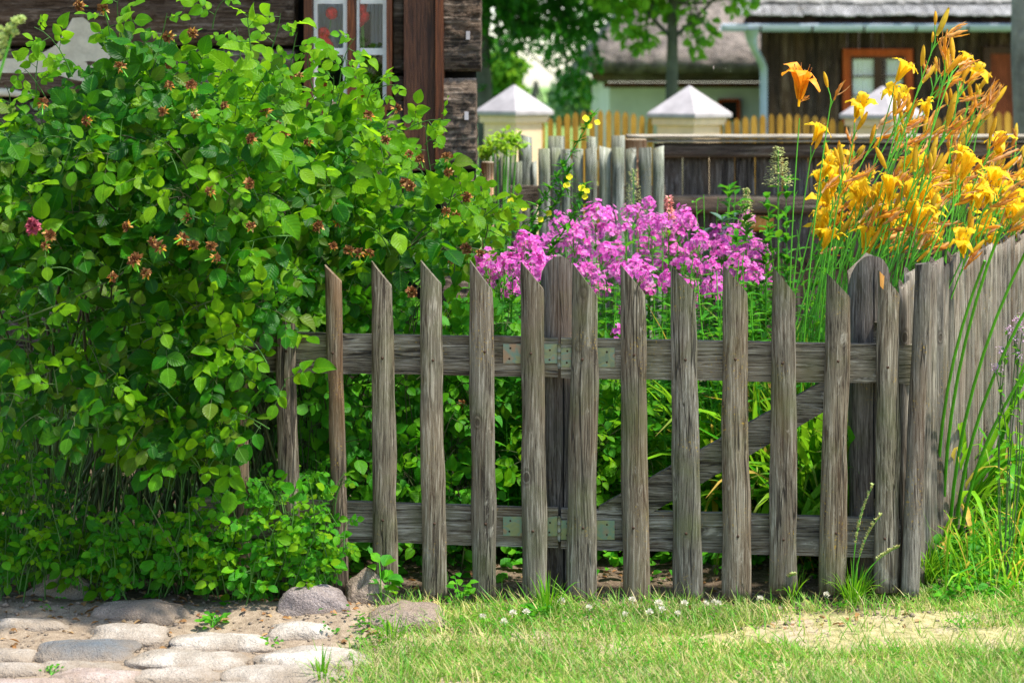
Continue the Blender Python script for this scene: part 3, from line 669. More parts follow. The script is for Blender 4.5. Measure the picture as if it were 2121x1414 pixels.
    p = [W(-40, 690, 5.5), W(0, 676, 5.5), W(120, 632, 5.5), W(220, 585, 5.5)]; c.tube(p, [.0035, .003, .003, .002], 6, 0)
    c.build('cane', [M['cane'], M['twig']], t)
    # withered blooms
    def bloom_mesh(seed, mat, pet=26):
        random.seed(seed); L2 = Leaves(); bb = B()
        for k in range(pet):
            a = U(0, 6.28); e = U(-.2, 1.3); d = nrm([math.cos(a)*math.cos(e), math.sin(a)*math.cos(e), math.sin(e)])
            L2.put(random.choice((0, 1)), 0, d*U(.003, .009), rmat(nrm(d+np.array([U(-.8, .8), U(-.8, .8), U(-.8, .8)])), nrm([U(-1, 1), U(-1, 1), U(-1, 1)]), U(.006, .013)))
        L2.into(bb, T_SIMPLE); bb.tube([(0, 0, -.03), (0, 0, -.008), (0, 0, 0)], [.0013, .002, .005], 6, 1)
        for k in range(5):
            a = k*1.256; d = nrm([math.cos(a), math.sin(a), -.5]); L3 = Leaves(); L3.put(0, 2, np.array([0, 0, -.002]), rmat(d, (0, 0, 1), .016, .008)); L3.into(bb, T_SIMPLE)
        me = bb.build('withered_bloom', [mat, M['stem'], M['lily_dead']]); m = me.data; bpy.data.objects.remove(me); return m
    ms = [bloom_mesh(s, M['bloom_dead'], n) for s, n in ((1, 70), (2, 52), (3, 36))]; mm = bloom_mesh(5, M['bloom_mauve'], 90); random.seed(99)
    spots = [(165, 12), (215, 20), (350, 75), (400, 68), (250, 140), (352, 133), (396, 178), (352, 178), (88, 215), (466, 220), (340, 230), (405, 235), (522, 288), (552, 232), (575, 258), (588, 278), (605, 160), (620, 155), (515, 380), (385, 452), (437, 397), (103, 488), (265, 467), (332, 512),
             (375, 495), (400, 508), (445, 533), (278, 540), (303, 567), (233, 574), (318, 500), (520, 470), (697, 460), (700, 432), (725, 520), (745, 525), (765, 525), (800, 290), (847, 320), (870, 330), (925, 326), (930, 356), (968, 408), (925, 440), (945, 445), (965, 515), (995, 525), (935, 535), (852, 605), (765, 240), (820, 225), (850, 385),
             (842, 380), (640, 295), (660, 470), (280, 535), (180, 250), (957, 838), (440, 510), (95, 510), (690, 510), (990, 330)]
    for i, (x, y) in enumerate(spots):
        Y = front_depth(x, y)-.02-U(0, .08) if x < 980 or y < 700 else 6.2
        if (x, y) == (990, 330): continue
        if (x, y) == (852, 605): Y = 5.9
        d = nrm([U(-.8, .8), U(-1, .2), U(-.3, 1)]); Mx = frame_mat(W(x, y, Y), (d[1], -d[0], .1), d, U(.85, 1.25))
        inst(ms[i % 3], 'withered_bloom', t, Mx)
    inst(mm, 'withered_bloom', t, frame_mat(W(68, 470, 5.4), (1, 0, 0), (-.1, -.8, .5), 1.5))['label'] = 'dried bloom still mauve pink at the left edge'
    return ms
DEADBLOOM = rose_bush()

def shoots_low():
    t = thing('rose_shoot_thicket', 'low thicket of fresh green rose shoots at the foot of the bush above the stones', 'shrub', (-.95, 5.95, 0))
    L = Leaves(); b = B()
    for _ in range(470):
        x, y = polysample(C_POLY); Y = 5.62+abs(random.gauss(0, .25)); Y = min(Y, CAMH*F_PX/max(1, (1225-HOR))+.6)
        P = W(x, y, Y)
        if P[2] < .02: P[2] = U(.02, .08)
        shoot(L, b, P-UPV*.04, nrm([U(-.5, .5), U(-.5, .2), 1]), U(.07, .15), U(.022, .042), 1 if U(0, 1) < .3 else 0, 2, face=.5, young=1 if U(0, 1) < .35 else None)
    for _ in range(60):
        x, y = polysample(C_POLY); Y = 5.65+U(0, .4); P = W(x, y, Y)
        b.tube(curve((P[0]+U(-.05, .05), P[1], 0), P, (U(-.02, .02), 0, 0), 5), [.0022, .002, .0018, .0014, .001], 4, 2, False)
    L.into(b, T_ROSE); b.build('foliage', [M['shoot'], M['rose_young_sunlit'], M['twig']], t)
shoots_low()

def leafy_bush(name, label, poly, y0, y1, n, size, mats, cat='bush', young=.3, pairs=2, group=None, base=None):
    cx = sum(p[0] for p in poly)/len(poly); Ym = (y0+y1)/2; t = thing(name, label, cat, (W(cx, 0, Ym)[0], Ym, 0), group)
    L = Leaves(); b = B()
    for _ in range(n):
        x, y = polysample(poly); P = W(x, y, U(y0, y1))
        if P[2] < .03: P[2] = U(.03, .1)
        shoot(L, b, P, nrm([U(-.7, .7), U(-.8, .3), U(.2, 1)]), U(.08, .2), size*U(.7, 1.15), 1 if U(0, 1) < young else 0, 2, pairs, face=.6)
        if U(0, 1) < .25: b.tube(curve((P[0]+U(-.1, .1), P[1]+U(-.05, .1), 0), P, (U(-.05, .05), 0, 0), 6), [.003, .0028, .0025, .002, .0016, .001], 4, 2, False)
    L.into(b, T_ROSE); b.build('foliage', mats, t); return t
leafy_bush('leafy_shrub', 'dense green rose-leaved shrub seen between the left fence pickets', [(600, 640), (760, 640), (900, 660), (1010, 690), (1010, 900), (960, 1180), (700, 1190), (620, 1000)], 6.05, 6.9, 300, .050, [M['shoot'], M['garden'], M['cane']], young=.5)
leafy_bush('leafy_shrub', 'bright yellow-green leafy shrub behind the picket left of the hinge post', [(920, 640), (1080, 660), (1190, 720), (1190, 1000), (1120, 1150), (960, 1160), (900, 900)], 6.3, 7.2, 220, .046, [M['garden'], M['rose_young_sunlit'], M['cane']], young=.5)
leafy_bush('leafy_shrub', 'dark green shrub filling the bed low behind the hinge post', [(1080, 800), (1330, 760), (1340, 1040), (1240, 1120), (1100, 1120)], 6.2, 7.0, 230, .042, [M['garden'], M['rose_young_sunlit'], M['cane']], young=.4)

# ---------------------------------------------------------------- phlox
def phlox_meshes():
    out = []
    for s in range(5):
        random.seed(200+s); L = Leaves(); b = B(); n = 34; R0 = U(.042, .060)
        E = Leaves()
        for k in range(n):
            a = k*2.4; e = math.pi/2*(1-(k/n)*1.12); d = nrm([math.cos(a)*math.cos(e), math.sin(a)*math.cos(e), math.sin(e)+.05])
            P = d*np.array([R0, R0, R0])*U(.6, 1.35)+np.array([0, 0, U(-.012, .012)]); nn = nrm(d+np.array([U(-.7, .7), U(-.9, .4), U(-.4, .4)])); x = nrm(np.cross(nn, (0.3, .2, 1))); y = np.cross(nn, x); a0 = U(0, 1.2)
            sz = U(.010, .0145)
            for q in range(5):
                aa = a0+q*1.2566; dd = x*math.cos(aa)+y*math.sin(aa); L.put(0, 0, P, rmat(nrm(dd+nn*.15), nn, sz, sz*1.15))
            for q in range(3):
                aa = a0+q*2.09; dd = x*math.cos(aa)+y*math.sin(aa); L.put(0, 1, P+nn*.0012, rmat(dd, nn, .003, .004))
            if k % 3 == 0: b.tube([(0, 0, -R0*.9), P], [.0012, .0008], 3, 2, False)
        L.into(b, [T_PETAL]); o = b.build('flower_head', [M['petal_pink'], M['petal_eye'], M['stem']]); out.append(o.data); bpy.data.objects.remove(o)
    return out
PH = phlox_meshes()
def phlox_stems():
    out = []
    for s in range(4):
        random.seed(300+s); L = Leaves(); b = B(); H = 1.0
        b.tube([(0, 0, 0), (.01, 0, .35), (.0, .01, .7), (0, 0, H)], [.004, .0038, .003, .002], 5, 1, False)
        for k in range(16):
            z = .12+k*.053; a0 = (k % 2)*1.57+U(-.4, .4)
            for q in (0, 3.14):
                a = a0+q; d = nrm([math.cos(a), math.sin(a), U(.1, .7)]); L.put(random.choice((0, 1)), 0, np.array([0, 0, z]), rmat(d, (0, 0, 1), U(.09, .125)*(1-.4*k/16), U(.10, .13)*(1-.35*k/16)))
        L.into(b, T_LANCE); o = b.build('stem', [M['phlox_leaf'], M['stem']]); out.append(o.data); bpy.data.objects.remove(o)
    return out
PS = phlox_stems()
heads = [(1005, 548), (1035, 575), (1062, 545), (1100, 520), (1125, 560), (1145, 500), (1085, 560), (1300, 640), (1365, 560), (1420, 590), (1520, 590), (1460, 600), (1225, 560), (1130, 530), (1260, 445), (1400, 455), (1345, 460), (1375, 490), (1500, 520), (1545, 520), (1215, 520), (1175, 480), (1300, 440), (1015, 562), (1045, 556), (1110, 545), (1088, 500), (1140, 505), (1165, 462), (1232, 448), (1215, 485), (1255, 478), (1320, 438), (1295, 470), (1350, 500), (1372, 455), (1405, 482), (1425, 520), (1312, 560), (1250, 530), (1390, 585), (1440, 550), (1492, 488), (1475, 552), (1530, 545),
         (1562, 512), (1492, 605), (1572, 555), (1415, 452), (1282, 515), (1195, 530), (1185, 570), (1345, 545), (1060, 600), (1150, 560), (1345, 420), (1270, 560), (1450, 500), (1280, 690), (1555, 580), (1240, 600), (1335, 600), (1430, 630), (1390, 515), (1330, 480), (1100, 580), (1180, 500)]
random.seed(5)
random.seed(505)
for _ in range(30): heads.append((U(1180, 1560), U(450, 600)))
for _ in range(8): heads.append((U(1480, 1600), U(490, 600)))
for i, (x, y) in enumerate(heads):
    Y = 7.0+U(0, .9)-(y-500)/260; 
    if y > 650: Y = 6.3
    if x < 1130: Y = U(6.15, 6.5)
    top = W(x, y+8, Y); base = np.array([top[0]+U(-.05, .05), Y+U(-.05, .1), 0])
    t = thing('phlox', 'leafy phlox stem with a domed magenta-pink flower head in the clump behind the gate', 'phlox', base, 'pink phlox behind the gate')
    v = Vector(top)-Vector(base); mm = frame_mat(base, (0, 1, 0), v, 1.0)
    rot = v.to_track_quat('Z', 'Y').to_matrix().to_4x4() @ Matrix.Rotation(U(0, 6.28), 4, 'Z')
    inst(PS[i % 4], 'stem', t, Matrix.Translation(base) @ rot @ Matrix.Scale((v.length-.03)/1.0, 4))
    inst(random.choice(PH), 'flower_head', t, Matrix.Translation(Vector(top)) @ Matrix.Rotation(U(-.35, .35), 4, 'X') @ Matrix.Rotation(U(-.3, .3), 4, 'Y') @ Matrix.Rotation(U(0, 6.28), 4, 'Z') @ Matrix.Scale(U(.55, 1.1), 4))
# leafy mass of unopened phlox stems
for i in range(150):
    x = U(1000, 1700); Y = U(6.2, 8.1); h = U(.55, .93); base = W(x, 0, Y); base[2] = 0
    t = thing('phlox', 'leafy green phlox stem without open flowers in the clump behind the gate', 'phlox', base, 'flowerless phlox behind the gate')
    inst(PS[i % 4], 'stem', t, Matrix.Translation(Vector(base)) @ Matrix.Rotation(U(-.12, .12), 4, 'Y') @ Matrix.Rotation(U(0, 6.28), 4, 'Z') @ Matrix.Scale(h, 4))

# ---------------------------------------------------------------- daylilies
def ribbon(b, P, d, length, width, droop, mi=0, k=9, kink=None):
    """arching strap leaf"""
    d = nrm(d); p = np.array(P, float); V = []; UV = []; side = nrm(np.cross(d, UPV)+np.array([1e-3, 0, 0])); roll = U(-.5, .5); cur = d.copy()
    st = length/(k-1); bed = P[1] > 5.88 and P[0] < 1.135+.434*(P[1]-5.8)-.03
    for i in range(k):
        t = i/(k-1); w = width*(.75+.4*math.sin(min(1, t*1.3)*math.pi*.6))*(1 if t < .55 else max(.03, 1-((t-.55)/.45)**1.7))/2
        nn = nrm(np.cross(side, cur)); sd_ = side*math.cos(roll)+nn*math.sin(roll)
        V += [p-sd_*w+nn*w*.35, p, p+sd_*w+nn*w*.35]; UV += [(-1, t), (0, t), (1, t)]
        p = p+cur*st
        if bed and p[2] < 1.0:   # leaves of the bed press against the fences, they do not pass through them
            p[1] = max(p[1], 5.88); p[0] = min(p[0], 1.135+.434*(p[1]-5.8)-.09)
        cur = nrm(cur-UPV*droop*(.25+t)*3.2/(k-1))
        if kink is not None and t > kink: cur = nrm(cur-UPV*.9); kink = None
    F = [(i*3+j, i*3+j+1, i*3+j+4, i*3+j+3) for i in range(k-1) for j in (0, 1)]
    b.add(V, F, mi, UV)
def lily_flower(seed, orange=False):
    random.seed(seed); b = B()
    fl_ = [U(.55, 1.2) for _ in range(6)]; bt = [U(-.014, .014) for _ in range(6)]; tw = [U(-.03, .02) for _ in range(6)]
    for k in range(6):
        a = k*math.pi/3+U(-.14, .14); inner = k % 2 == 0; r = np.array([math.cos(a), math.sin(a), 0]); tn = np.array([-math.sin(a), math.cos(a), 0])
        rows = 9; V = []; UV = []; wmax = .017 if inner else .011; ln = U(.95, 1.08)
        for i in range(rows):
            t = i/(rows-1); rad = (.004+.050*t**1.7+.018*max(0, t-.7)*2)*ln; z = (.085*math.sin(min(1, t*1.02)*1.75)/1.0)*ln*(1) - .018*max(0, t-.75)*3
            w = wmax*(.25+math.sin(math.pi*min(1, t*.92+.05))**.8)*(1 if t < .9 else .45); wv = .0045*math.sin(t*22+k*2+seed)*t; rad *= fl_[k]
            c = r*rad+tn*bt[k]*t*t+np.array([0, 0, z+tw[k]*t*t])
            V += [c-tn*w+np.array([0, 0, wv])+r*-.002, c, c+tn*w+np.array([0, 0, -wv])+r*-.002]; UV += [(-1, t), (0, t), (1, t)]
        b.add(V, [(i*3+j, i*3+j+1, i*3+j+4, i*3+j+3) for i in range(rows-1) for j in (0, 1)], 0, UV)
    for k in range(6):
        a = k*1.05+.4; b.tube(curve((0, 0, .02), (math.cos(a)*.022, math.sin(a)*.022, .088), (0, 0, 0), 4), [.0008]*4, 3, 0, False); b.tube([(math.cos(a)*.022, math.sin(a)*.022, .086), (math.cos(a)*.024, math.sin(a)*.024, .094)], .0016, 4, 2)
    b.tube([(0, 0, -.022), (0, 0, 0), (0, 0, .02)], [.0028, .0038, .0060], 7, 1)
    o = b.build('flower', [M['lily_orange'] if orange else M['lily'], M['lily'], M['dry_leaf']]); m = o.data; bpy.data.objects.remove(o); return m
def lily_petal_mat_fix():
    # orange throat blaze: petals deepen from yellow base to orange blades along their length
    for nm in ('lily_petal_orange', 'lily_petal'):
        pass
def spindle(name, ln, r, mat, seed, twist=0, bend=0, mats=None):
    random.seed(seed); b = B(); k = 12; P = []; rr = []
    for i in range(k):
        t = i/(k-1); P.append((bend*math.sin(t*2.6)*ln, .35*bend*ln*math.sin(t*4+seed), t*ln)); rr.append(r*(.25+.9*math.sin(math.pi*min(1, t*.95+.04))**.8)*(1+twist*.35*math.sin(t*19+seed)))
    b.tube(P, rr, 6)
    if twist:
        for q in range(3):
            a = U(0, 6.28); b.tube(curve((0, 0, ln*.25), (math.cos(a)*ln*.22, math.sin(a)*ln*.2, ln*U(.8, 1.05)), (math.cos(a)*.004, math.sin(a)*.004, 0), 7), [r*.4, r*.5, r*.35, r*.45, r*.3, r*.3, r*.1], 4)
    o = b.build(name, mat); m = o.data; bpy.data.objects.remove(o); return m
FL = [lily_flower(s) for s in (1, 2, 3, 4, 5, 6)]; FLO = lily_flower(9, True)
BUD = [spindle('bud', .062, .0062, M['lily_bud'], 1, bend=.03), spindle('bud', .045, .0052, M['lily_bud'], 2, bend=.05), spindle('bud', .085, .0075, M['lily_bud'], 4, bend=.02)]
DEAD = [spindle('withered_flower', .085, .0050, M['lily_dead'], 1, .9, .10), spindle('withered_flower', .10, .0042, M['lily_dead'], 2, 1.0, .16), spindle('withered_flower', .07, .0048, M['lily_dead'], 3, .7, -.12)]
def zmat(P, d, s=1.0):
    return Matrix.Translation(Vector(P)) @ Vector(d).to_track_quat('Z', 'Y').to_matrix().to_4x4() @ Matrix.Rotation(U(0, 6.28), 4, 'Z') @ Matrix.Scale(s, 4)
def scape(t, base, tip, head, thick=.0040):
    """one flower stalk with its branching head; head = list of kinds"""
    base = np.array(base, float); tip = np.array(tip, float); v = tip-base
    b = B(); pts = curve(base, tip, np.array([-.10*v[0]-.03*U(.3, 1), 0, .05*abs(v[0])]), 12); b.tube(pts, np.linspace(thick, thick*.55, 12), 6, 0, False)
    end = nrm(pts[-1]-pts[-3]); sp = nrm(np.cross(end, CAMV))
    for i, kd in enumerate(head):
        back = (i % 4)*.020*(i > 0); fork = (i % 2)*2-1; q = tip-end*(back+.012*(i//4)); br = nrm(end+sp*fork*U(.15, .55)+CAMV*U(-.4, .4)); e = q+br*U(.015, .055)
        b.tube([q-end*.01, q+br*.012, e], [.0022, .0018, .0016], 5, 0, False)
        if kd == 'f': d = nrm(br*.8+np.array([U(-.5, .8), U(-.75, .5), U(-.3, .8)])); inst(random.choice(FL), 'flower', t, zmat(e+d*.02, d, U(.66, .95)))
        elif kd == 'b': d = nrm(br+UPV*.15+np.array([U(-.1, .25), U(-.2, .2), 0])); inst(random.choice(BUD), 'bud', t, zmat(e, d, U(.8, 1.25)))
        else: d = nrm(br+np.array([U(-.1, .7), U(-.3, .3), U(-.6, .2)])); inst(random.choice(DEAD), 'withered_flower', t, zmat(e, d, U(.75, 1.2)))
    for z in (.55, .7, .85):
        q = pts[int(z*11)]; ribbon(b, q, nrm(end+sp*random.choice((-.4, .4))), .03, .004, .1, 0, 4)
    b.build('stem', M['stem'], t)
random.seed(21)
TIP_POLY = [(1680, 490), (1700, 370), (1770, 300), (1840, 255), (1890, 190), (1950, 135), (2000, 150), (2060, 230), (2130, 270), (2260, 330), (2260, 580), (2121, 540), (1900, 540), (1760, 520), (1700, 540)]
clumps = []
lab = ['daylily clump nearest the picket gate with yellow-orange trumpets leaning right', 'daylily clump behind the cracked gate post, crowded with buds', 'daylily clump at the far left of the yellow bank beside the phlox',
       'daylily clump right behind the side fence with many withered tan flowers', 'daylily clump at the back of the bank in front of the board fence', 'daylily clump in the middle of the yellow bank over the round-topped palings',
       'daylily clump at the right edge of the picture above the side fence', 'daylily clump low behind the gate brace with few open flowers', 'daylily clump right of centre in the bank with its stalks fanning out', 'daylily clump at the far right corner mostly outside the picture']
spots = [(1660, 6.35), (1760, 6.2), (1600, 6.7), (1840, 6.35), (1720, 7.2), (1800, 6.8), (1930, 6.9), (1560, 6.5), (1880, 7.3), (2010, 7.8), (2050, 8.5), (1960, 7.5)]
lab += ['daylily clump farthest back at the right beyond the last visible palings', 'daylily clump between the two rearmost ones, its trumpets just over the fence tops']
def ymin(x): a_ = (x-CX)/F_PX; return 0 if a_ < .19 else (1.135-.434*5.8+.13)/(a_-.434)
for ci, ((bx, Y), lb) in enumerate(zip(spots, lab)):
    base = W(bx, 0, Y); base[2] = 0
    t = thing('daylily', lb, 'daylily', base, 'daylilies behind the gate')
    b = B()
    for k in range(130):
        a = U(0, 6.28); p = base+np.array([math.cos(a)*U(0, .15), math.sin(a)*U(0, .10), 0]); lean = U(.1, .65)
        if p[0] > 1.135+.434*(p[1]-5.8)-.06: continue
        ribbon(b, p, (math.cos(a)*lean-.05, math.sin(a)*lean, 1), U(.42, .82), U(.014, .028), U(.35, 1.6), 1 if U(0, 1) < .09 else 0, 10)
    b.build('leaves', [M['strap'], M['yellow_leaf']], t)
    for k in range(12 if ci != 7 else 4):
        for _ in range(300):
            x, y = polysample(TIP_POLY)
            if bx-60 < x < bx+(360 if y < 300 else 260) and ymin(x) < Y+.35: break
        else: continue
        if U(0, 1) < .30: y = max(y, U(340, 530))
        Yt = max(Y+U(-.12, .25), ymin(x)); tip = W(x, y, Yt)
        p = base+np.array([U(-.08, .04), U(-.08, .08), 0])
        head = random.choice(['fbbd', 'bbdd', 'bbddb', 'bdbd', 'fbbdd', 'ddbb', 'dbdbd', 'bdddb'] if y < 380 else ['fdbd', 'fdfb', 'fbdd', 'fdb', 'dbfb', 'fdbd', 'bbfd', 'bdb'])
        scape(t, p, tip, head)
def lone(label, bx, Y, tips):
    base = W(bx, 0, Y); base[2] = 0; t = thing('daylily', label, 'daylily', base, 'daylilies behind the gate')
    b = B()
    for k in range(10):
        a = U(0, 6.28); ribbon(b, base, (math.cos(a)*.4, math.sin(a)*.4, 1), U(.4, .6), .018, U(.5, 1.3), 0, 9)
    b.build('leaves', [M['strap']], t)
    for (x, y, head) in tips: scape(t, base+np.array([U(-.03, .03), 0, 0]), W(x, y, Y), head, .0036)
    return t
tl = lone('slender daylily with one wide-open orange trumpet standing clear above the gate', 1640, 6.25, [(1656, 245, ''), (1722, 205, 'bd')])
inst(FLO, 'flower', tl, zmat(W(1656, 205, 6.22), (.05, -.42, 1), 1.18)); inst(DEAD[2], 'withered_flower', tl, zmat(W(1658, 212, 6.25), (.8, -.1, .55), .5))
tl2 = lone('tallest daylily stalk, reaching up to the gutter with closed buds', 1700, 6.3, [(1938, 85, 'bdb')])
inst(BUD[2], 'bud', tl2, zmat(W(1940, 75, 6.3), (.42, 0, 1), 1.15)); inst(DEAD[0], 'withered_flower', tl2, zmat(W(1945, 80, 6.3), (1, 0, .22), 1.1))
tl3 = lone('daylily stalk leaning right below the tallest one, bud cluster under the house window', 1690, 6.45, [(1910, 170, 'bbd'), (1850, 195, 'f'), (1770, 270, 'fb')])
tl4 = lone('daylily with two side-facing trumpets left of the bank above the gate pickets', 1600, 6.3, [(1680, 320, 'fb'), (1700, 400, 'fd'), (1700, 540, 'f')])

# strap-leaved clumps outside the side fence
def strap_clump(label, x, y, n, hl, spread, yel=.2, stems=0, inside=False):
    base = G(x, y); t = thing('daylily', label, 'daylily', base, 'flowerless strap-leaved clumps behind the gate' if inside else 'strap-leaved clumps outside the fence'); b = B()
    for k in range(n):
        a = U(0, 6.28); p = base+np.array([math.cos(a)*U(0, .06), math.sin(a)*U(0, .06), 0]); lean = U(.15, spread)
        ribbon(b, p, (math.cos(a)*lean, abs(math.sin(a))*lean*.8 if inside else math.sin(a)*lean, 1), U(hl*.6, hl), U(.012, .024), U(.5, 1.9), 1 if U(0, 1) < yel else 0, 11, kink=U(.4, .8) if U(0, 1) < .25 else None)
    b.build('leaves', [M['strap'], M['yellow_leaf']], t)
    for k in range(stems):
        pass
    return t, base
random.seed(31)
for (lb, x_, y_, hl) in [('strap-leaved daylily without flowers between the gate brace and the lower rail', 1480, 1195, .55), ('flowerless strap-leaved daylily behind the pickets right of the brace foot', 1400, 1180, .5),
        ('flowerless strap-leaved daylily behind the upper end of the brace', 1640, 1180, .6), ('flowerless strap-leaved daylily just left of the cracked gate post', 1730, 1195, .6), ('flowerless strap-leaved daylily squeezed between cracked post and side fence', 1835, 1165, .62)]:
    strap_clump(lb, x_, y_-28, 62, hl, .9, .12, inside=True)
strap_clump('strap-leaved plant close against the first paling with arching light green leaves', 1962, 1125, 36, .62, .5, .15)
strap_clump('strap-leaved plant with yellowed tips farther along the side fence', 2055, 1075, 40, .5, .9, .3)
strap_clump('strap-leaved plant at the right edge of the picture beside the side fence', 2125, 1110, 30, .55, .8, .2)
strap_clump('low strap-leaved tuft in the angle between gate and side fence', 1945, 1165, 26, .25, .9, .2)
ts, bs_ = strap_clump('daylily with bare green stalks leaning in front of the side fence', 1985, 1120, 12, .5, .6)
random.seed(33)
for (x0, x1, y1, Y) in [(1955, 2075, 470, 5.72), (1965, 2125, 520, 5.75), (1975, 2150, 600, 5.75), (1985, 2175, 700, 5.7), (1945, 2040, 540, 5.78)]:
    B().tube(curve(G(x0, 1150), W(x1, y1, Y), (-.05, 0, .02), 10), np.linspace(.0062, .0040, 10), 6).build('stem', M['stem'], ts)
bl = B()
for k in range(16):
    a = U(0, 6.28); ribbon(bl, G(U(1940, 2080), 1120), (U(-.25, .75), U(-.3, .2), 1), U(.6, .95), U(.018, .030), U(.4, 1.3), 0, 12, kink=U(.55, .8) if U(0, 1) < .4 else None)
bl.build('leaves', [M['strap'], M['yellow_leaf']], ts)

# ---------------------------------------------------------------- other plants
random.seed(41)
def primrose():
    Y = 6.9; t = thing('evening_primrose', 'leaning evening primrose stalk with small yellow flowers in front of the grey palings', 'wildflower', W(1040, 0, Y)*[1, 1, 0])
    b = B(); L = Leaves()
    stalks = [[W(1030, 760, Y), W(1070, 560, Y), W(1110, 440, Y), W(1165, 350, Y), W(1228, 240, Y)], [W(1075, 560, Y), W(1110, 480, Y), W(1165, 400, Y), W(1180, 350, Y)], [W(1080, 600, Y), W(1140, 520, Y), W(1190, 445, Y), W(1212, 385, Y)], [W(1030, 700, Y), W(1040, 520, Y), W(1060, 425, Y)]]
    stalks[0].insert(0, W(1030, 760, Y)*[1, 1, 0])
    for si, s in enumerate(stalks):
        s = np.array(s); tt = np.linspace(0, len(s)-1, 22); P = np.array([np.interp(tt, range(len(s)), s[:, i]) for i in range(3)]).T
        b.tube(P, np.linspace(.005, .0022, 22), 6, 1, False)
        for i in range(2, 22):
            for q in range(11 if si == 0 else 5):
                d = nrm([U(-1, 1), U(-1, .6), U(-.3, .9)]); L.put(random.choice((0, 1)), 0, P[i]+nrm(P[min(21, i+1)]-P[i-1])*U(-.01, .01), rmat(d, UPV, U(.04, .085)*(1-.55*i/22)))
        for q in range(26):
            d = nrm([U(-.6, .6), U(-.6, .6), U(.4, 1.2)]); L.put(0, 0, P[-1]-nrm(P[-1]-P[-3])*U(0, .05), rmat(d, CAMV, U(.012, .026)))
    L.into(b, T_LANCE); b.build('stalk', [M['phlox_leaf'], M['stem']], t)
    def fl():
        L = Leaves(); bb = B()
        for q in range(4):
            a = q*1.571; L.put(0, 0, np.zeros(3), rmat((math.cos(a), math.sin(a), .3), (0, 0, 1), .017, .026))
        L.into(bb, [T_PETAL]); o = bb.build('flower', M['yellow']); m = o.data; bpy.data.objects.remove(o); return m
    f = fl()
    for (x, y) in [(1213, 246), (1237, 254), (1222, 262), (1180, 367), (1172, 385), (1205, 390), (1216, 396), (1212, 408), (1058, 417), (1085, 431), (1137, 442), (1175, 383), (1120, 455)]:
        inst(f, 'flower', t, zmat(W(x, y, Y-.02), (U(-.4, .4), -1, .5), U(.6, .85)))
primrose()
def spike(name, label, cat, x, y0, y1, Y, mat, w=.02, n=140, lf=.010, leaf=None, lean=0, leafn=0, T=T_SIMPLE):
    """upright stalk with a dense head of small petals or seeds between y0 (top) and y1, foliage below"""
    base = W(x+lean, 0, Y); base[2] = 0; t = thing(name, label, cat, base); top = W(x, y0, Y); low = W(x+lean*.15, y1, Y)
    b = B(); b.tube([base, low, top], [.0045, .003, .0015], 5, 0, False)
    L = Leaves()
    for k in range(leafn):
        q = lerp(base, low, U(.35, 1)); d = nrm([U(-1, 1), U(-1, 1), U(.0, 1)]); L.put(random.choice((0, 1)), 1, q, rmat(d, UPV, U(.03, .06)))
    L.into(b, T_SIMPLE); b.build('stem', [M['stem'], leaf or M['garden']], t)
    L = Leaves(); h = B()
    for k in range(n):
        u = random.random(); q = lerp(low, top, u); a = U(0, 6.28); rr = w*(1-u*.75)*U(.3, 1); d = nrm([math.cos(a), math.sin(a), U(-.2, .9)])
        L.put(random.choice((0, 1)), 0, q+np.array([math.cos(a), math.sin(a), 0])*rr, rmat(d, UPV, lf*U(.7, 1.2)))
    L.into(h, T); h.build('seed_head' if mat is M['seed'] else 'flower_head', mat, t); return t
spike('lupin', 'salmon pink lupin spike rising above the phlox', 'lupin', 1385, 408, 462, 7.4, M['salmon'], .022, 130, .014, leafn=10)
spike('sorrel', 'feathery olive sorrel seed head in front of the dark board fence', 'sorrel', 1612, 305, 385, 7.0, M['seed'], .055, 420, .010, leafn=14)
spike('sorrel', 'shorter pale sorrel seed head to the left above the phlox', 'sorrel', 1545, 390, 470, 7.2, M['seed'], .03, 300, .010, leafn=14)
spike('sorrel', 'yellowish sorrel seed head before the grey palings', 'sorrel', 1312, 350, 440, 8.2, M['seed'], .05, 200, .009, leafn=8)
def upright_leafy(label, x, ytop, Y, n, size, mat, seed, xs=12, lo=.55):
    random.seed(seed); base = W(x, 0, Y); base[2] = 0; t = thing('leafy_plant', label, 'plant', base); b = B(); L = Leaves(); top = W(x, ytop, Y)
    for s in range(3):
        tp = top+np.array([U(-.03, .03)*xs/6, U(-.08, .08), -U(0, .12)]); P = curve(base, tp, (U(-.03, .03), 0, 0), 14); b.tube(P, np.linspace(.004, .0018, 14), 5, 1, False)
        for k in range(n//3):
            u = U(lo, 1); q = P[int(u*13)]+(P[min(13, int(u*13)+1)]-P[int(u*13)])*random.random(); a = U(0, 6.28); d = nrm([math.cos(a), math.sin(a), U(.2, 1.3)])
            L.put(random.choice((0, 1)), 0, q, rmat(d, UPV, size*U(.7, 1.2), size*U(.6, .9)))
    L.into(b, T_SIMPLE); b.build('foliage', [mat, M['stem']], t)
upright_leafy('upright plant with glossy bright green leaves before the dark boards', 1535, 338, 7.5, 75, .045, M['phlox_leaf'], 1)
upright_leafy('blue-green leaved plant left of the glossy green one above the phlox', 1490, 440, 7.5, 70, .05, M['blue_leaf'], 2)
upright_leafy('thin curling vine-like plant above the phlox, left of the blue-green one', 1462, 395, 7.6, 30, .03, M['phlox_leaf'], 3, 14)
upright_leafy('dark green leafy plant half hidden behind the leftmost daylily stalks', 1668, 340, 7.4, 150, .045, M['phlox_leaf'], 4, 30)
upright_leafy('leafy plant behind the open daylilies in front of the horizontal plank', 1740, 290, 7.6, 120, .045, M['phlox_leaf'], 5, 30)
upright_leafy('fresh green plant between the daylilies and the board fence at the right', 2040, 330, 8.2, 110, .045, M['phlox_leaf'], 6, 30)
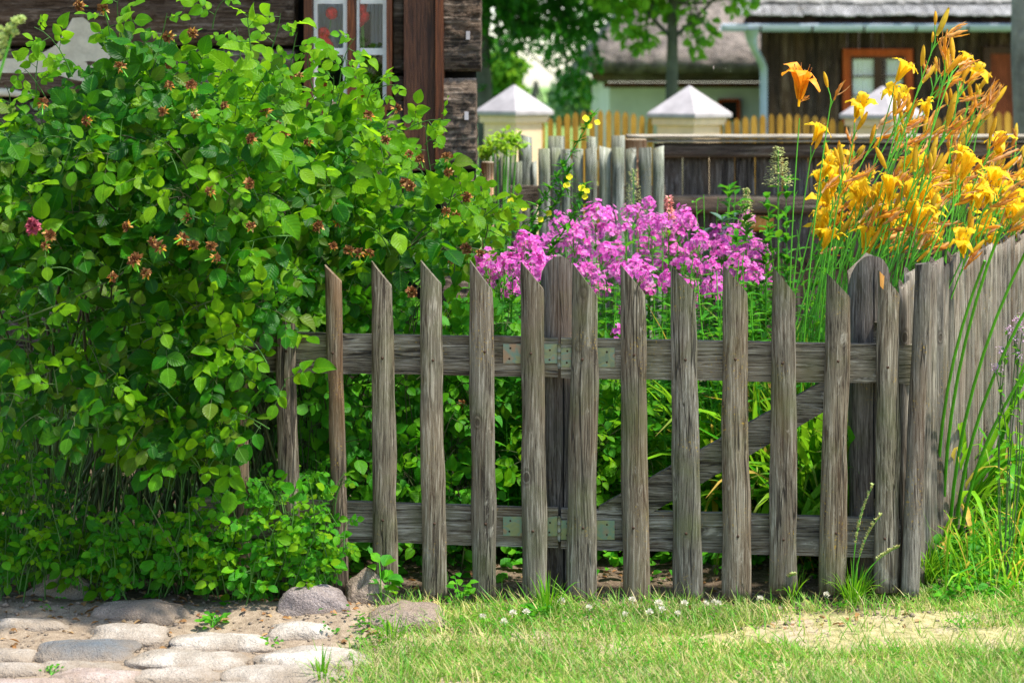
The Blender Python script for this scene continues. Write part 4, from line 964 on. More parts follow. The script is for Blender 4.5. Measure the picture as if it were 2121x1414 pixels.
upright_leafy('leafy plant in the gap between phlox and daylilies', 1620, 410, 7.0, 150, .045, M['phlox_leaf'], 7, 34)
random.seed(44)
def yellow_sprig():
    Y = 9.3; base = W(1035, 0, Y); base[2] = 0; t = thing('euphorbia', 'out-of-focus lime green sprigs growing at the house corner', 'plant', base); b = B(); L = Leaves()
    for (x, y) in [(1000, 315), (1010, 320), (1030, 300), (1045, 290), (1060, 285), (1070, 300), (1020, 295), (1050, 310)]:
        P = W(x, y, Y+U(-.1, .1)); b.tube(curve(base, P, (0, 0, .05), 7), .004, 4, 1, False)
        for k in range(45): L.put(random.choice((0, 1)), 0, P+rng.normal(0, .018, 3), rmat(nrm(rng.normal(0, 1, 3)+[0, 0, .6]), UPV, U(.018, .035)))
    L.into(b, T_SIMPLE); b.build('foliage', [M['rue'], M['stem']], t)
yellow_sprig()
def near_bud():
    Y = 4.3; base = W(-60, 0, Y); base[2] = 0; t = thing('hollyhock', 'blurred pale green bud spike poking in at the upper left edge', 'plant', base); b = B(); L = Leaves()
    P = curve(base, W(28, 60, Y), (-.08, 0, .1), 12); b.tube(P, np.linspace(.006, .003, 12), 6, 1, False)
    for (x, y, r) in [(8, 98, 13), (5, 80, 12), (22, 62, 12), (34, 47, 12), (45, 42, 9), (30, 70, 9), (14, 66, 9), (-5, 120, 11), (0, 62, 8)]:
        c = W(x, y, Y+U(-.01, .01)); rr = r/F_PX*Y
        for k in range(26): d = nrm(rng.normal(0, 1, 3)); L.put(0, 0, c+d*rr*.25, rmat(nrm(d+np.array([0, 0, .7])), d, rr*1.1, rr*1.3))
    L.into(b, T_SIMPLE); b.build('bud_spike', [M['pale_bud'], M['stem']], t)
near_bud()
def oregano(label, x, ytop, Y, hs):
    base = W(x-20, 0, Y); base[2] = 0; t = thing('oregano', label, 'herb', base); b = B(); L = Leaves()
    for (hx, hy) in hs:
        P = curve(base, W(hx, hy, Y), (U(-.03, .03), 0, 0), 10); b.tube(P, .0016, 4, 1, False)
        for k in range(16): L.put(0, 0, P[random.randint(4, 9)], rmat(nrm(rng.normal(0, 1, 3)+[0, 0, .3]), UPV, U(.012, .022)))
        h = B(); H = Leaves()
        for k in range(60): H.put(0, 0, P[-1]+rng.normal(0, .007, 3), rmat(nrm(rng.normal(0, 1, 3)), UPV, U(.004, .008)))
        H.into(h, T_SIMPLE).build('flower_head', M['lilac'], t)
    L.into(b, T_SIMPLE); b.build('stem', [M['garden'], M['stem_dark']], t)
oregano('oregano with lilac flower heads at the right edge before the side fence', 2100, 660, 5.9, [(2110, 660), (2090, 682), (2100, 698), (2118, 680), (2076, 725), (2108, 735), (2125, 700), (2062, 762)])

# ---------------------------------------------------------------- lawn and ground plants
def zone(x, y):
    """grass density"""
    edge = -.42+.10*n3(y*3, 1)+max(0, (5.35-y))*-.25
    if y > 5.86 and x < 1.2+(y-5.8)*.44: return 0
    d = min(1, max(0, (x-edge)/.25))
    if y > 5.55 and x < 1.1: d *= max(0.0, 1-(y-5.58)/.2)*.9
    b = n3(x*2.3+4, y*4.2, 2); d *= .38 if b > .22 else 1
    if ((x-1.0)/.50)**2+((y-5.45)/.17)**2 < 1+1.3*n3(x*4, y*7, 5): d *= .08
    return d
def lawn():
    Ms = {0: [], 1: [], 2: []}; Ps = {0: [], 1: [], 2: []}; n = 0
    N = 80000; X = rng.uniform(-.8, 3.2, N); Yv = rng.uniform(4.55, 8.2, N)**1.0
    # denser near the camera side of the fence
    k = int(N*.9); Yv[:k] = rng.uniform(4.6, 5.85, k); X[:k] = rng.uniform(-.75, 1.95, k); X[k:] = rng.uniform(1.2, 3.2, N-k)
    for x, y in zip(X, Yv):
        z = zone(x, y)
        if random.random() > z: continue
        a = U(0, 6.28); ln = U(.016, .048)*(1.35 if z < 1 else 1)*(1.4 if U(0, 1) < .06 else 1)*(1+.4*n3(x*5, y*5)); lean = U(.1, .95); d = nrm([math.cos(a)*lean, math.sin(a)*lean, 1]); q = random.choice((0, 1, 2))
        Ms[q].append(rmat(d, nrm([math.cos(a+1.3), math.sin(a+1.3), .2]) if U(0, 1) < .5 else UPV, ln, U(.0018, .0040))); Ps[q].append((x, y, ground_h(x, y)-.002)); n += 1
    b = B()
    for q in Ms: b.batch(T_BLADE[q], Ms[q], Ps[q])
    o = b.build('grass', M['grass']); tag(o, 'short sunlit lawn grass, part green and part straw', 'grass', kind='stuff')
random.seed(51); lawn()
def lawn_weeds():
    L = Leaves()
    for _ in range(260):
        cx, cy = U(-.45, 2.1), U(4.9, 5.72)
        if U(0, 1) > .25 and cy < 5.35: continue
        if ((cx-1.0)/.55)**2+((cy-5.45)/.2)**2 < 1: continue
        for k in range(random.randint(6, 16)):
            x, y = cx+random.gauss(0, .03), cy+random.gauss(0, .02); a = U(0, 6.28)
            L.put(random.choice((0, 1)), 0, np.array([x, y, ground_h(x, y)+U(.004, .03)]), rmat((math.cos(a), math.sin(a), U(.1, .8)), UPV, U(.008, .017), U(.010, .018)))
    o = L.into(B(), T_SIMPLE).build('lawn_weeds', M['shoot']); tag(o, 'small clover and weed leaves mixed into the lawn', 'ground cover', kind='stuff')
lawn_weeds()
def litter():
    L = Leaves()
    for _ in range(750):
        if U(0, 1) < .6: x, y = U(-2, 1.15), U(5.5, 6.3)
        else: x, y = U(-1.9, -.1), U(5.25, 5.75)
        L.put(random.choice((0, 1)), 0, np.array([x, y, ground_h(x, y)+.003]), rmat([U(-1, 1), U(-1, 1), U(-.1, .3)], [U(-.6, .6), U(-.6, .6), 1], U(.008, .035), U(.006, .022)))
    b = L.into(B(), T_SIMPLE); o = b.build('leaf_litter', M['dry_leaf']); tag(o, 'dry brown leaf litter scattered on the soil', 'leaf litter', kind='stuff')
litter()
def pebbles():
    b = B(); V0 = np.array([(1, 0, 0), (-1, 0, 0), (0, 1, 0), (0, -1, 0), (0, 0, 1), (0, 0, -1), (.6, .6, .5), (-.6, .6, .4), (.6, -.6, .45), (-.6, -.6, .5)], float)
    F0 = np.array([(4, 0, 6), (4, 6, 2), (4, 2, 7), (4, 7, 1), (4, 1, 9), (4, 9, 3), (4, 3, 8), (4, 8, 0), (0, 5, 2), (2, 5, 1), (1, 5, 3), (3, 5, 0), (0, 2, 6), (2, 1, 7), (1, 3, 9), (3, 0, 8)])
    Ms = []; Ps = []
    for _ in range(2600):
        if U(0, 1) < .55: x, y = U(-2, 1.2), U(5.5, 6.2)
        else: x, y = U(-1.9, -.3), U(4.9, 5.7)
        s = U(.002, .007)*(1.8 if U(0, 1) < .08 else 1); Ms.append(np.diag([s*U(.7, 1.3), s*U(.7, 1.3), s*.7])); Ps.append((x, y, ground_h(x, y)+s*.15))
    b.batch((V0, F0, np.zeros((10, 2))), Ms, Ps); o = b.build('soil_crumbs', S['sandy']); tag(o, 'loose crumbs of soil and grit between the stones', 'soil', kind='stuff')
pebbles()
# clover heads
def clover_mesh(seed):
    random.seed(seed); L = Leaves(); b = B()
    for k in range(44):
        d = nrm([U(-1, 1), U(-1, 1), U(-.35, 1)]); L.put(0, 0, d*.005, rmat(nrm(d+np.array([0, 0, .3])), d, U(.007, .011), .006))
    L.into(b, T_SIMPLE); o = b.build('flower_head', M['white_petal']); m = o.data; bpy.data.objects.remove(o); return m
CM = [clover_mesh(1), clover_mesh(2)]; random.seed(61)
for i, (x, y) in enumerate([(1163, 1245), (1310, 1243), (1000, 1277), (1063, 1270), (1090, 1268), (1220, 1258), (1295, 1272), (1365, 1250), (1418, 1250), (1462, 1250), (1480, 1246), (1488, 1250), (1574, 1240), (1404, 1270), (1345, 1268), (1712, 1232), (2110, 1210), (1044, 1288), (1960, 1110), (1372, 1262)]):
    base = G(x, y+U(22, 34)); base[2] = ground_h(base[0], base[1]); hd = W(x, y, base[1]); lb = 'white clover head on a thin stalk in the grass at the foot of the fence'
    t = thing('clover_flower', lb, 'clover', base, 'white clover in the grass'); B().tube([base, (base+hd)/2+[.003, 0, 0], hd], .0009, 4).build('stem', M['stem'], t)
    inst(CM[i % 2], 'flower_head', t, Matrix.Translation(Vector(hd)) @ Matrix.Rotation(U(0, 6), 4, 'Z') @ Matrix.Scale(U(.65, 1.0), 4))
def tuft(label, x, y, n, h, spread, mat, heads=()):
    base = G(x, y); t = thing('grass_tuft', label, 'grass tuft', base); b = B()
    for k in range(n):
        a = U(0, 6.28); lean = U(.05, spread); p = base+np.array([math.cos(a)*U(0, .03), math.sin(a)*U(0, .03), 0]); ribbon(b, p, (math.cos(a)*lean, math.sin(a)*lean, 1), U(h*.5, h), U(.0022, .004), U(.2, 1.0), 0, 7)
    b.build('blades', mat, t)
    for (hx, hy, ln) in heads:
        Y = base[1]-.03; tip = W(hx, hy, Y); P = curve(base, tip, (-.02, 0, .02), 12); c = B(); c.tube(P, np.linspace(.0022, .0010, 12), 4, 1, False); L = Leaves()
        for k in range(110):
            u = 1-U(0, ln); q = P[min(10, int(u*11))]; q = q+(P[min(11, int(u*11)+1)]-q)*random.random(); a = U(0, 6.28); L.put(0, 0, q, rmat(nrm([math.cos(a)*.7, math.sin(a)*.7, 1]), UPV, U(.006, .012)))
        L.into(c, T_SIMPLE); c.build('seed_head', [M['seed'], M['stem']], t)
random.seed(62)
tuft('tall tufted grass with three pale seed stalks in front of the last gate pickets', 1768, 1252, 90, .14, .9, M['strap'], [(1808, 1005, .5), (1826, 1065, .5), (1862, 1132, .35)])
tuft('small grass tuft with a drooping seed stalk at the foot of the middle gate picket', 1640, 1244, 40, .12, .7, M['strap'], [(1648, 1190, .5)])
tuft('thick grass tuft at the base of the leaning end paling', 1915, 1205, 240, .17, 1.1, M['strap'])
tuft('fine grass tuft under the hinge post', 1135, 1275, 50, .14, .5, M['strap'])
tuft('sparse long blades sprouting at the stone path edge', 665, 1412, 26, .10, .7, M['strap'])
tuft('small tuft growing between rosy cobbles and the lawn', 815, 1330, 30, .09, .7, M['strap'])
def broad(label, x, y, n, size, h, mat='garden', T=None):
    base = G(x, y); t = thing('weed', label, 'weed', base); b = B(); L = Leaves()
    for k in range(n):
        a = U(0, 6.28); q = base+np.array([math.cos(a)*U(0, .04), math.sin(a)*U(0, .04), U(.01, h)]); d = nrm([math.cos(a), math.sin(a)*.8, U(.0, .8)])
        L.put(random.choice((0, 1)), 0, q, rmat(d, UPV+CAMV*.4, size*U(.6, 1.1)))
        if k % 3 == 0: b.tube([base, q], .0012, 4, 1, False)
    L.into(b, T or T_SIMPLE); b.build('leaves', [M[mat], M['stem']], t)
random.seed(63)
for (lb, x, y, n, s, h, mt) in [
    ('broad-leaved weed sprouting in front of the fourth fence picket', 792, 1262, 16, .055, .14, 'garden'),
    ('small weed between the purple boulder and the sandy stone', 440, 1300, 30, .025, .035, 'garden'),
    ('weed with tiny dark leaves lying over the purple boulder', 668, 1318, 26, .014, .03, 'phlox_leaf'),
    ('seedling beside the white knobbly cobble', 560, 1338, 12, .014, .02, 'garden'),
    ('tiny weed by the beige corner cobble', 105, 1398, 12, .012, .02, 'garden'),
    ('dark twiggy seedling before the pointed sandy stone', 112, 1276, 18, .012, .06, 'phlox_leaf'),
    ('low leafy weed under the hinge post at the lawn edge', 1110, 1285, 40, .022, .04, 'garden'),
    ('leafy weed in the gap left of the sixth fence picket', 955, 1255, 24, .03, .08, 'garden'),
    ('dense weed patch at the foot of the side fence', 1990, 1180, 130, .026, .10, 'garden'),
    ('grey-green broad-leaved weed at the right edge below the strap leaves', 2100, 1170, 60, .05, .10, 'phlox_leaf'),
    ('trailing weed beside the bare sandy patch in the lawn', 2040, 1240, 60, .014, .03, 'garden'),
    ('small round-leaved weed on the bare patch of the lawn', 1990, 1300, 30, .012, .025, 'garden')]:
    broad(lb, x, y, n, s, h, mt)
def weed_mass():
    # ground cover outside the side fence: nobody could count it
    L = Leaves(); b = B()
    for _ in range(6500):
        y = U(5.75, 8.6); x = 1.22+(y-5.8)*.46+abs(random.gauss(0, .45)); z = U(.0, .16)*(.4+.6*abs(n3(x*3, y*3)))*1.6*min(1, max(.15, (y-5.7)/.5))
        L.put(random.choice((0, 1)), 0 if U(0, 1) < .7 else 1, np.array([x, y, z]), rmat(nrm([U(-1, 1), U(-1, 1), U(-.2, 1)]), UPV+CAMV*.5, U(.012, .036)))
    L.into(b, T_SIMPLE); o = b.build('ground_cover', [M['garden'], M['shoot']]); tag(o, 'mixed low weeds covering the ground outside the side fence', 'ground cover', kind='stuff')
    L = Leaves(); b = B()
    for _ in range(6000):
        y = U(6.0, 9.0); x = U(-.6, 1.2+(y-5.8)*.42); L.put(random.choice((0, 1)), 0 if U(0, 1) < .6 else 1, np.array([x, y, U(0, .12)+max(0, y-6.4)*.12*random.random()]), rmat(nrm([U(-1, 1), U(-1, 1), U(-.2, 1)]), UPV+CAMV*.5, U(.02, .05)))
    L.into(b, T_SIMPLE); o = b.build('ground_cover', [M['phlox_leaf'], M['garden']]); tag(o, 'low green undergrowth covering the flower bed behind the gate', 'ground cover', kind='stuff')
weed_mass()
def long_grass():
    b = B()
    for _ in range(1500):
        y = U(5.78, 8.2); x = 1.2+(y-5.8)*.45+abs(random.gauss(0, .35)); a = U(0, 6.28); lean = U(.1, .8)
        ribbon(b, (x, y, 0), (math.cos(a)*lean, math.sin(a)*lean, 1), U(.07, .30), U(.003, .008), U(.3, 1.6), 1 if U(0, 1) < .18 else 0, 6)
    o = b.build('long_grass', [M['strap'], M['yellow_leaf']]); tag(o, 'uncut long grass along the outside of the side fence', 'grass', kind='stuff')
long_grass()
def bindweed():
    base = G(2022, 1165); t = thing('bindweed_flower', 'single white funnel-shaped bindweed flower low at the right', 'flower', base); p = W(2022, 1152, base[1]); b = B(); n = 12; V = []
    for i, (r, z) in enumerate(((.002, 0), (.006, .012), (.018, .022))):
        for j in range(n): a = j/n*6.283; V.append(p+np.array([math.cos(a)*r, -z*.8, math.sin(a)*r+z*.3]))
    b.add(V, [(i*n+j, i*n+(j+1) % n, (i+1)*n+(j+1) % n, (i+1)*n+j) for i in range(2) for j in range(n)]); b.build('flower', M['white_petal'], t)
    B().tube([base, p], .001, 4).build('stem', M['stem'], t)
bindweed()

# ---------------------------------------------------------------- log house at the left
def rough_box(x0, x1, y0, y1, z0, z1, seed, amp=.006, nx=None, nz=10, freq=12, bulge=.0):
    """box with a rough front face (towards -Y) and rounded long edges"""
    nx = nx or max(4, int((x1-x0)/.03)); V = []
    for i in range(nz+1):
        v = i/nz
        for j in range(nx+1):
            u = j/nx; x = lerp(x0, x1, u); z = lerp(z0, z1, v); e = (1-abs(2*v-1)**6)
            y = y0-bulge*e+(1-e)*.02+amp*(n3(x*freq, z*freq*2.2, seed)+.6*n3(x*freq*2.7, z*freq*6, seed+9)+.5*n3(x*freq*5, z*freq*5, seed+5))
            V.append((x+(.3*amp*n3(z*30, seed) if j in (0, nx) else 0), y, z))
    n0 = len(V); F = [(i*(nx+1)+j, i*(nx+1)+j+1, (i+1)*(nx+1)+j+1, (i+1)*(nx+1)+j) for i in range(nz) for j in range(nx)]
    bnd = [j for j in range(nx+1)]+[i*(nx+1)+nx for i in range(1, nz+1)]+[nz*(nx+1)+j for j in range(nx-1, -1, -1)]+[i*(nx+1) for i in range(nz-1, 0, -1)]
    for k in bnd: V.append((V[k][0], y1, V[k][2]))
    m = len(bnd)
    for q in range(m): F.append((bnd[q], n0+q, n0+(q+1) % m, bnd[(q+1) % m]))
    F.append(tuple(range(n0, n0+m)))
    return B().add(V, F)
YH = 8.35
def hx(x): return W(x, 0, YH)[0]
def hz(y): return W(0, y, YH)[2]
house = thing('log_house', 'dark weathered log house with white-framed window behind the rose bush', 'house', (hx(300), YH, 0))
seams = [-520, -310, -110, 98, 203, 405, 610, 800, 915]
for i in range(len(seams)-1):
    z1, z0 = hz(seams[i])-.008, hz(seams[i+1])+.008
    if seams[i+1] <= 220 and seams[i+1] > -100 or (seams[i] < 200 and seams[i+1] > -100): x1 = 610
    else: x1 = 838
    rough_box(hx(-900), hx(x1), YH, YH+.16, max(.0, z0), z1, 5+i, .022, 140, 22, 7, .03).build('log', M['log'], house)
for (y0, y1) in ((-110, 152), (156, 215)):
    rough_box(hx(815), hx(836), YH-.0, YH+.16, hz(y1)+.003, hz(y0)-.003, y0, .010, 3, 16, 12).build('log', M['log'], house)
# plaster chinking and the exposed patch
def plaster():
    b = B(); pts = [(92, 108), (118, 92), (138, 60), (150, 38), (172, 36), (190, 52), (215, 80), (228, 120), (240, 160), (200, 175), (150, 165), (100, 150), (40, 152), (-40, 150), (-40, 118), (30, 122)]
    c = W(150, 110, YH-.045); V = [W(x, y, YH-.042) for x, y in pts]; n = len(V); V2 = [v+np.array([0, .04, 0]) for v in V]
    b.add(V+V2, [tuple(range(n))[::-1]]+[(i, (i+1) % n, n+(i+1) % n, n+i) for i in range(n)]); b.build('plaster_patch', M['plaster'], house, smooth=False)
    b = B().tube([W(-400, 190, YH-.03), W(20, 192, YH-.03), W(75, 200, YH-.02)], [.018, .018, .008], 8); b.build('plaster_patch', M['plaster'], house)
    b = B().tube([W(395, 175, YH-.02), W(430, 188, YH-.02), W(612, 195, YH-.02)], [.012, .016, .016], 8); b.build('plaster_patch', M['plaster'], house)
plaster()
B().box(hx(-900), hx(640), YH+.165, YH+.2, 0, 2.9).build('inner_wall', M['black'], house, smooth=False)
B().box(hx(800), hx(985), YH+.165, YH+.2, 0, 2.9).build('inner_wall', M['black'], house, smooth=False)
B().box(hx(640), hx(800), YH+.165, YH+.2, 0, hz(226)).build('inner_wall', M['black'], house, smooth=False)
B().box(hx(-900), hx(-890), YH+.2, YH+5, 0, 2.9).build('side_wall', M['log'], house, smooth=False)
_a, _b = hx(980), hx(970)*(YH+5)/YH
B().add([(x_, y_, z_) for z_ in (0, 2.9) for (x_, y_) in ((_a-.1, YH+.2), (_a, YH+.2), (_b, YH+5), (_b-.1, YH+5))], [(0, 1, 5, 4), (1, 2, 6, 5), (2, 3, 7, 6), (3, 0, 4, 7), (4, 5, 6, 7)]).build('side_wall', M['log'], house, smooth=False)
B().box(hx(-900), _b, YH+4.95, YH+5, 0, 2.9).build('back_wall', M['black'], house, smooth=False)
# unseen house roof, its eave deepened to shade the log wall
rb = B(); x0, x1 = hx(-980), hx(985)
rb.add([(x0, YH-1.0, 2.75), (x1, YH-1.0, 2.75), (x1, YH+2.6, 4.6), (x0, YH+2.6, 4.6), (x0, YH+5.4, 2.75), (x1, YH+5.4, 2.75), (x0, YH-1.0, 3.0), (x1, YH-1.0, 3.0), (x1, YH+2.6, 4.9), (x0, YH+2.6, 4.9), (x0, YH+5.4, 3.0), (x1, YH+5.4, 3.0)],
       [(0, 3, 2, 1), (3, 4, 5, 2), (6, 7, 8, 9), (9, 8, 11, 10), (0, 1, 7, 6), (4, 10, 11, 5), (0, 6, 9, 3), (3, 9, 10, 4), (1, 2, 8, 7), (2, 5, 11, 8)]); rb.build('roof', M['thatch'], house, smooth=False)
# window
win = B()
def wbox(b, x0, x1, y0, y1, ya, yb, Y=YH): b.box(W(x0, 0, Y)[0], W(x1, 0, Y)[0], Y+ya, Y+yb, W(0, y1, Y)[2], W(0, y0, Y)[2]); return b
wbox(win, 632, 648, -300, 228, -.05, .12); wbox(win, 802, 813, -300, 228, -.05, .12); wbox(win, 648, 802, 218, 240, -.06, .12); wbox(win, 648, 802, -300, -280, -.05, .12)
window = win.build('window', M['casing'], house, smooth=False)
fr = B()
for (x0, x1) in ((649, 718), (738, 800)):
    wbox(fr, x0, x0+5 if x0 > 700 else x0+7, -278, 217, .02, .06); wbox(fr, x1-8, x1, -278, 217, .02, .06)
    for y in (-100, 5, 106): wbox(fr, x0+7, x1-8, y-7 if y != 106 else y-6, y+8 if y == 106 else y+3, .022, .058)
    wbox(fr, x0+7, x1-8, 207, 216, .022, .058)
fr.build('frame', M['whiteframe'], window, smooth=False)
wbox(B(), 719, 737, -278, 217, .0, .07).build('mullion', M['casing'], window, smooth=False)
for (x0, x1) in ((656, 710), (743, 792)): wbox(B(), x0, x1, -278, 216, .038, .042).build('pane', M['glass'], window, smooth=False)
def curtain_mesh(x0, x1, ya, yb, Y, off, folds=9, amp=.006):
    n = 60; V = []
    for i in range(n+1):
        x = lerp(x0, x1, i/n); o = off+amp*math.sin(i/n*folds*6.28)+amp*.5*math.sin(i*1.3)
        p = W(x, ya, Y); q = W(x, yb, Y); V += [(p[0], Y+o, p[2]), (q[0], Y+o, q[2])]
    return B().add(V, [(2*i, 2*i+1, 2*i+3, 2*i+2) for i in range(n)])
curtain_mesh(640, 730, -280, 110, YH, .22).build('curtain', M['curtain'], window)
curtain_mesh(760, 810, -280, 110, YH, .22, 6).build('curtain', M['curtain'], window)
curtain_mesh(700, 790, -280, 20, YH, .26, 6).build('curtain', M['curtain'], window)
# corner: board, strip and log ends
wbox(B(), 838, 902, -420, 352, -.05, .10).build('corner_board', M['brownboard'], house, smooth=False)
wbox(B(), 903, 920, -420, 372, -.065, .10).build('corner_strip', M['casing'], house, smooth=False)
for i, (y0, y1, xr) in enumerate(((-430, -262, 985), (-258, -55, 992), (-50, 150, 996), (160, 352, 986), (362, 560, 980), (565, 760, 990), (765, 912, 985))):
    rough_box(hx(917), hx(xr), YH-.035, YH+.30, hz(y1)+.004, hz(y0)-.004, 60+i, .013, 18, 30, 16, .015).build('log_end', M['log'], house)
for (x, y) in ((970, 75), (967, 240)): wbox(B(), x-4, x+4, y-9, y+8, -.066, -.05).build('metal_tag', M['capstone'], house, smooth=False)
def geranium(label, x, ys, spots, zb):
    Y = YH+.085; base = W(x, zb, Y+.05); t = thing('geranium', label, 'geranium', base, 'geraniums inside the window'); b = B(); L = Leaves()
    B().tube([base, base+UPV*.10], [.035, .048], 14).build('pot', M['redframe'], t)
    for k in range(30): q = base+np.array([U(-.05, .05), U(-.03, .03), U(.12, .26)]); L.put(random.choice((0, 1)), 0, q, rmat(nrm([U(-1, 1), -.5, U(-.3, .8)]), CAMV+UPV*.5, U(.025, .04), U(.03, .05))); b.tube([base+UPV*.09, q], .0015, 3, 1, False)
    for (sx, sy) in spots: b.tube([base+UPV*.1, W(sx, sy, Y)], .0018, 4, 1, False)
    L.into(b, T_SIMPLE); b.build('foliage', [M['rose'], M['stem']], t)
    for (sx, sy) in spots:
        H = Leaves(); p = W(sx, sy, Y)
        for k in range(110): d = nrm(rng.normal(0, 1, 3)); H.put(0, 0, p+d*.022, rmat(nrm(np.cross(d, rng.normal(0, 1, 3))), d, .018, .026))
        H.into(B(), [T_PETAL]).build('flower_head', M['red'], t)
B().box(hx(645), hx(806), YH+.075, YH+.21, hz(222)-.02, hz(222)).build('window_sill', M['whiteframe'], window, smooth=False)
random.seed(71)
geranium('red geranium behind the left window pane', 668, 0, [(670, 70), (673, 90), (662, 96), (687, 28), (678, 97)], 222)
geranium('red geranium with a taller bloom behind the right window pane', 757, 0, [(746, 22), (752, 35), (742, 44), (748, 12)], 222)

# ---------------------------------------------------------------- grey paling fence and board fence in the middle distance
random.seed(81)
mid = thing('paling_fence', 'rows of sawn green-grey palings of uneven height beyond the phlox', 'fence', W(1200, 0, 9.6)*[1, 1, 0])
def slat(parent, x0, x1, yt, Y, mat, yb=None, th=.022, seed=0, half=True):
    w = (x1-x0); z0 = 0 if yb is None else None
    V = []; n = 8; rings = 12; X0, X1 = W(x0, 0, Y)[0], W(x1, 0, Y)[0]; zt = W(0, yt, Y)[2]; zb = 0 if yb is None else W(0, yb, Y)[2]; tilt = U(-.01, .01)
    for i in range(rings):
        t = i/(rings-1)
        for j in range(n):
            a = 2*math.pi*j/n+.39; u = math.cos(a)*1.08; v = math.sin(a); u = max(-1, min(1, u)); x = lerp(X0, X1, .5+.5*u)+.003*n3(t*4, seed, j*.1); y = Y+v*th*(.6 if v > 0 else 1)+.002*n3(t*5, seed, 3)
            V.append((x, y, lerp(zb, zt+tilt*u, t)))
    F = [(i*n+j, i*n+(j+1) % n, (i+1)*n+(j+1) % n, (i+1)*n+j) for i in range(rings-1) for j in range(n)]+[tuple(range(n))[::-1], tuple(range((rings-1)*n, rings*n))]
    return B().add(V, F).build('paling', mat, parent)
for i, (x0, x1, yt) in enumerate([(1115, 1139, 308), (1142, 1161, 306), (1163, 1181, 309), (1186, 1208, 308), (1212, 1236, 306), (1241, 1266, 305), (1268, 1293, 305), (1296, 1318, 307), (1323, 1349, 306), (1352, 1375, 305), (1003, 1022, 322), (1026, 1038, 320), (1040, 1055, 318), (1182, 1187, 330)]):
    slat(mid, x0, x1, yt, 9.5+.02*(i % 2), M['midpaling'], seed=i)
for i, (x0, x1, yt) in enumerate([(1074, 1102, 281), (1135, 1170, 282), (1214, 1234, 283), (1266, 1294, 281), (1012, 1030, 282), (1055, 1092, 335), (1100, 1112, 335)]):
    slat(mid, x0, x1, yt, 9.75, M['midpaling'], seed=50+i, th=.03)
for z in (.92, .35): B().box(W(1000, 0, 9.6)[0], W(1378, 0, 9.6)[0], 9.575, 9.61, z, z+.09).build('rail', M['darkrail'], mid, smooth=False)
def roundpost(label, x0, x1, yt, Y, mat, cat='post'):
    t = thing('wooden_post', label, cat, W((x0+x1)/2, 0, Y)*[1, 1, 0]); r = (x1-x0)/2/F_PX*Y; c = W((x0+x1)/2, yt, Y)
    b = B(); k = 14; P = [(c[0]+.006*n3(i*.7, x0), Y, c[2]*i/(k-1)) for i in range(k)]; b.tube(P, [r*(1+.05*n3(i*.8, x0, 3)) for i in range(k)], 16); o = b.build('shaft', mat, t)
    B().tube([(c[0], Y, c[2]), (c[0], Y, c[2]+.004)], r*.95, 16).build('cut_top', M['endgrain'], t, smooth=False)
roundpost('peeled orange-brown post standing in front of the palings by the house corner', 997, 1023, 337, 8.7, M['peeled'])
roundpost('round debarked log post where the palings meet the board fence', 1294, 1340, 290, 9.9, M['peeled'])
bf = thing('board_fence', 'dark horizontal plank structure with upright boards behind the daylilies', 'fence', W(1700, 0, 10.4)*[1, 1, 0]); YB = 10.4
def bb(name, x0, x1, y0, y1, ya, yb, mat):
    return rough_box(W(x0, 0, YB)[0], W(x1, 0, YB)[0], YB+ya, YB+yb, max(0, W(0, y1, YB)[2]), W(0, y0, YB)[2], x0+y0, .004, 30, 6, 8).build(name, mat, bf)
bb('top_plank', 1298, 2300, 279, 286, -.12, .10, M['paleplank']); bb('top_plank', 1318, 2300, 289, 294, -.10, .08, M['paleplank'])
bb('rail', 1355, 2300, 297, 326, -.07, .0, M['darkrail']); bb('rail', 1378, 2300, 403, 440, -.07, .0, M['darkrail']); bb('rail', 1545, 1600, 446, 478, -.05, .0, M['fresh'])
x = 1376
while x < 2300:
    w = U(30, 58); bb('board', x, x+w-U(1, 3.5), 296, 560, .005, .03, M['darkboard']); x += w
B().box(W(1376, 0, YB)[0], W(2300, 0, YB)[0], YB+.3, YB+.32, .0, W(0, 440, YB)[2]).build('backing', M['darkboard'], bf, smooth=False)

# ---------------------------------------------------------------- cream piers and ochre fence
YP = 17.0
def pier(label, xa, x0, x1, yap, ye, Y=YP):
    t = thing('gate_pier', label, 'pier', W(xa, 0, Y)*[1, 1, 0], 'cream piers of the ochre fence')
    cx, cy = W(xa, 0, Y)[0], Y; r = (x1-x0)/2/F_PX*Y; rot = R(45)-R(3)
    def sq(rad, z): return [(cx+math.cos(rot+k*math.pi/2)*rad, cy+math.sin(rot+k*math.pi/2)*rad, z) for k in range(4)]
    rot = R(2)   # corner faces the camera
    ze = W(0, ye, Y)[2]; za = W(0, yap, Y)[2]; zc = ze-.055
    def prism(levels, name, mat):
        V = []; 
        for rad, z in levels: V += sq(rad, z)
        n = len(levels); F = [(i*4+j, i*4+(j+1) % 4, (i+1)*4+(j+1) % 4, (i+1)*4+j) for i in range(n-1) for j in range(4)]+[(3, 2, 1, 0), tuple(range((n-1)*4, n*4))]
        return B().add(V, F).build(name, mat, t, smooth=False)
    # pyramid and eave slab
    prism([(r*.93, ze-.045), (r, ze-.035), (r, ze-.005), (r*.02, za)], 'cap', M['capstone'])
    prism([(r*.80, ze-.105), (r*.88, ze-.10), (r*.88, ze-.047)], 'cornice', M['cream'])
    prism([(r*.76, 0), (r*.76, ze-.106)], 'shaft', M['cream'])
pier('cream pier with pale pyramid cap nearest the log house', 1065, 983, 1147, 176, 229)
pier('cream pier with pale pyramid cap in the middle, before the thatched cottage', 1428, 1339, 1517, 178, 234)
pier('cream pier with pale pyramid cap half hidden behind the daylilies', 1828, 1738, 1918, 179, 236)
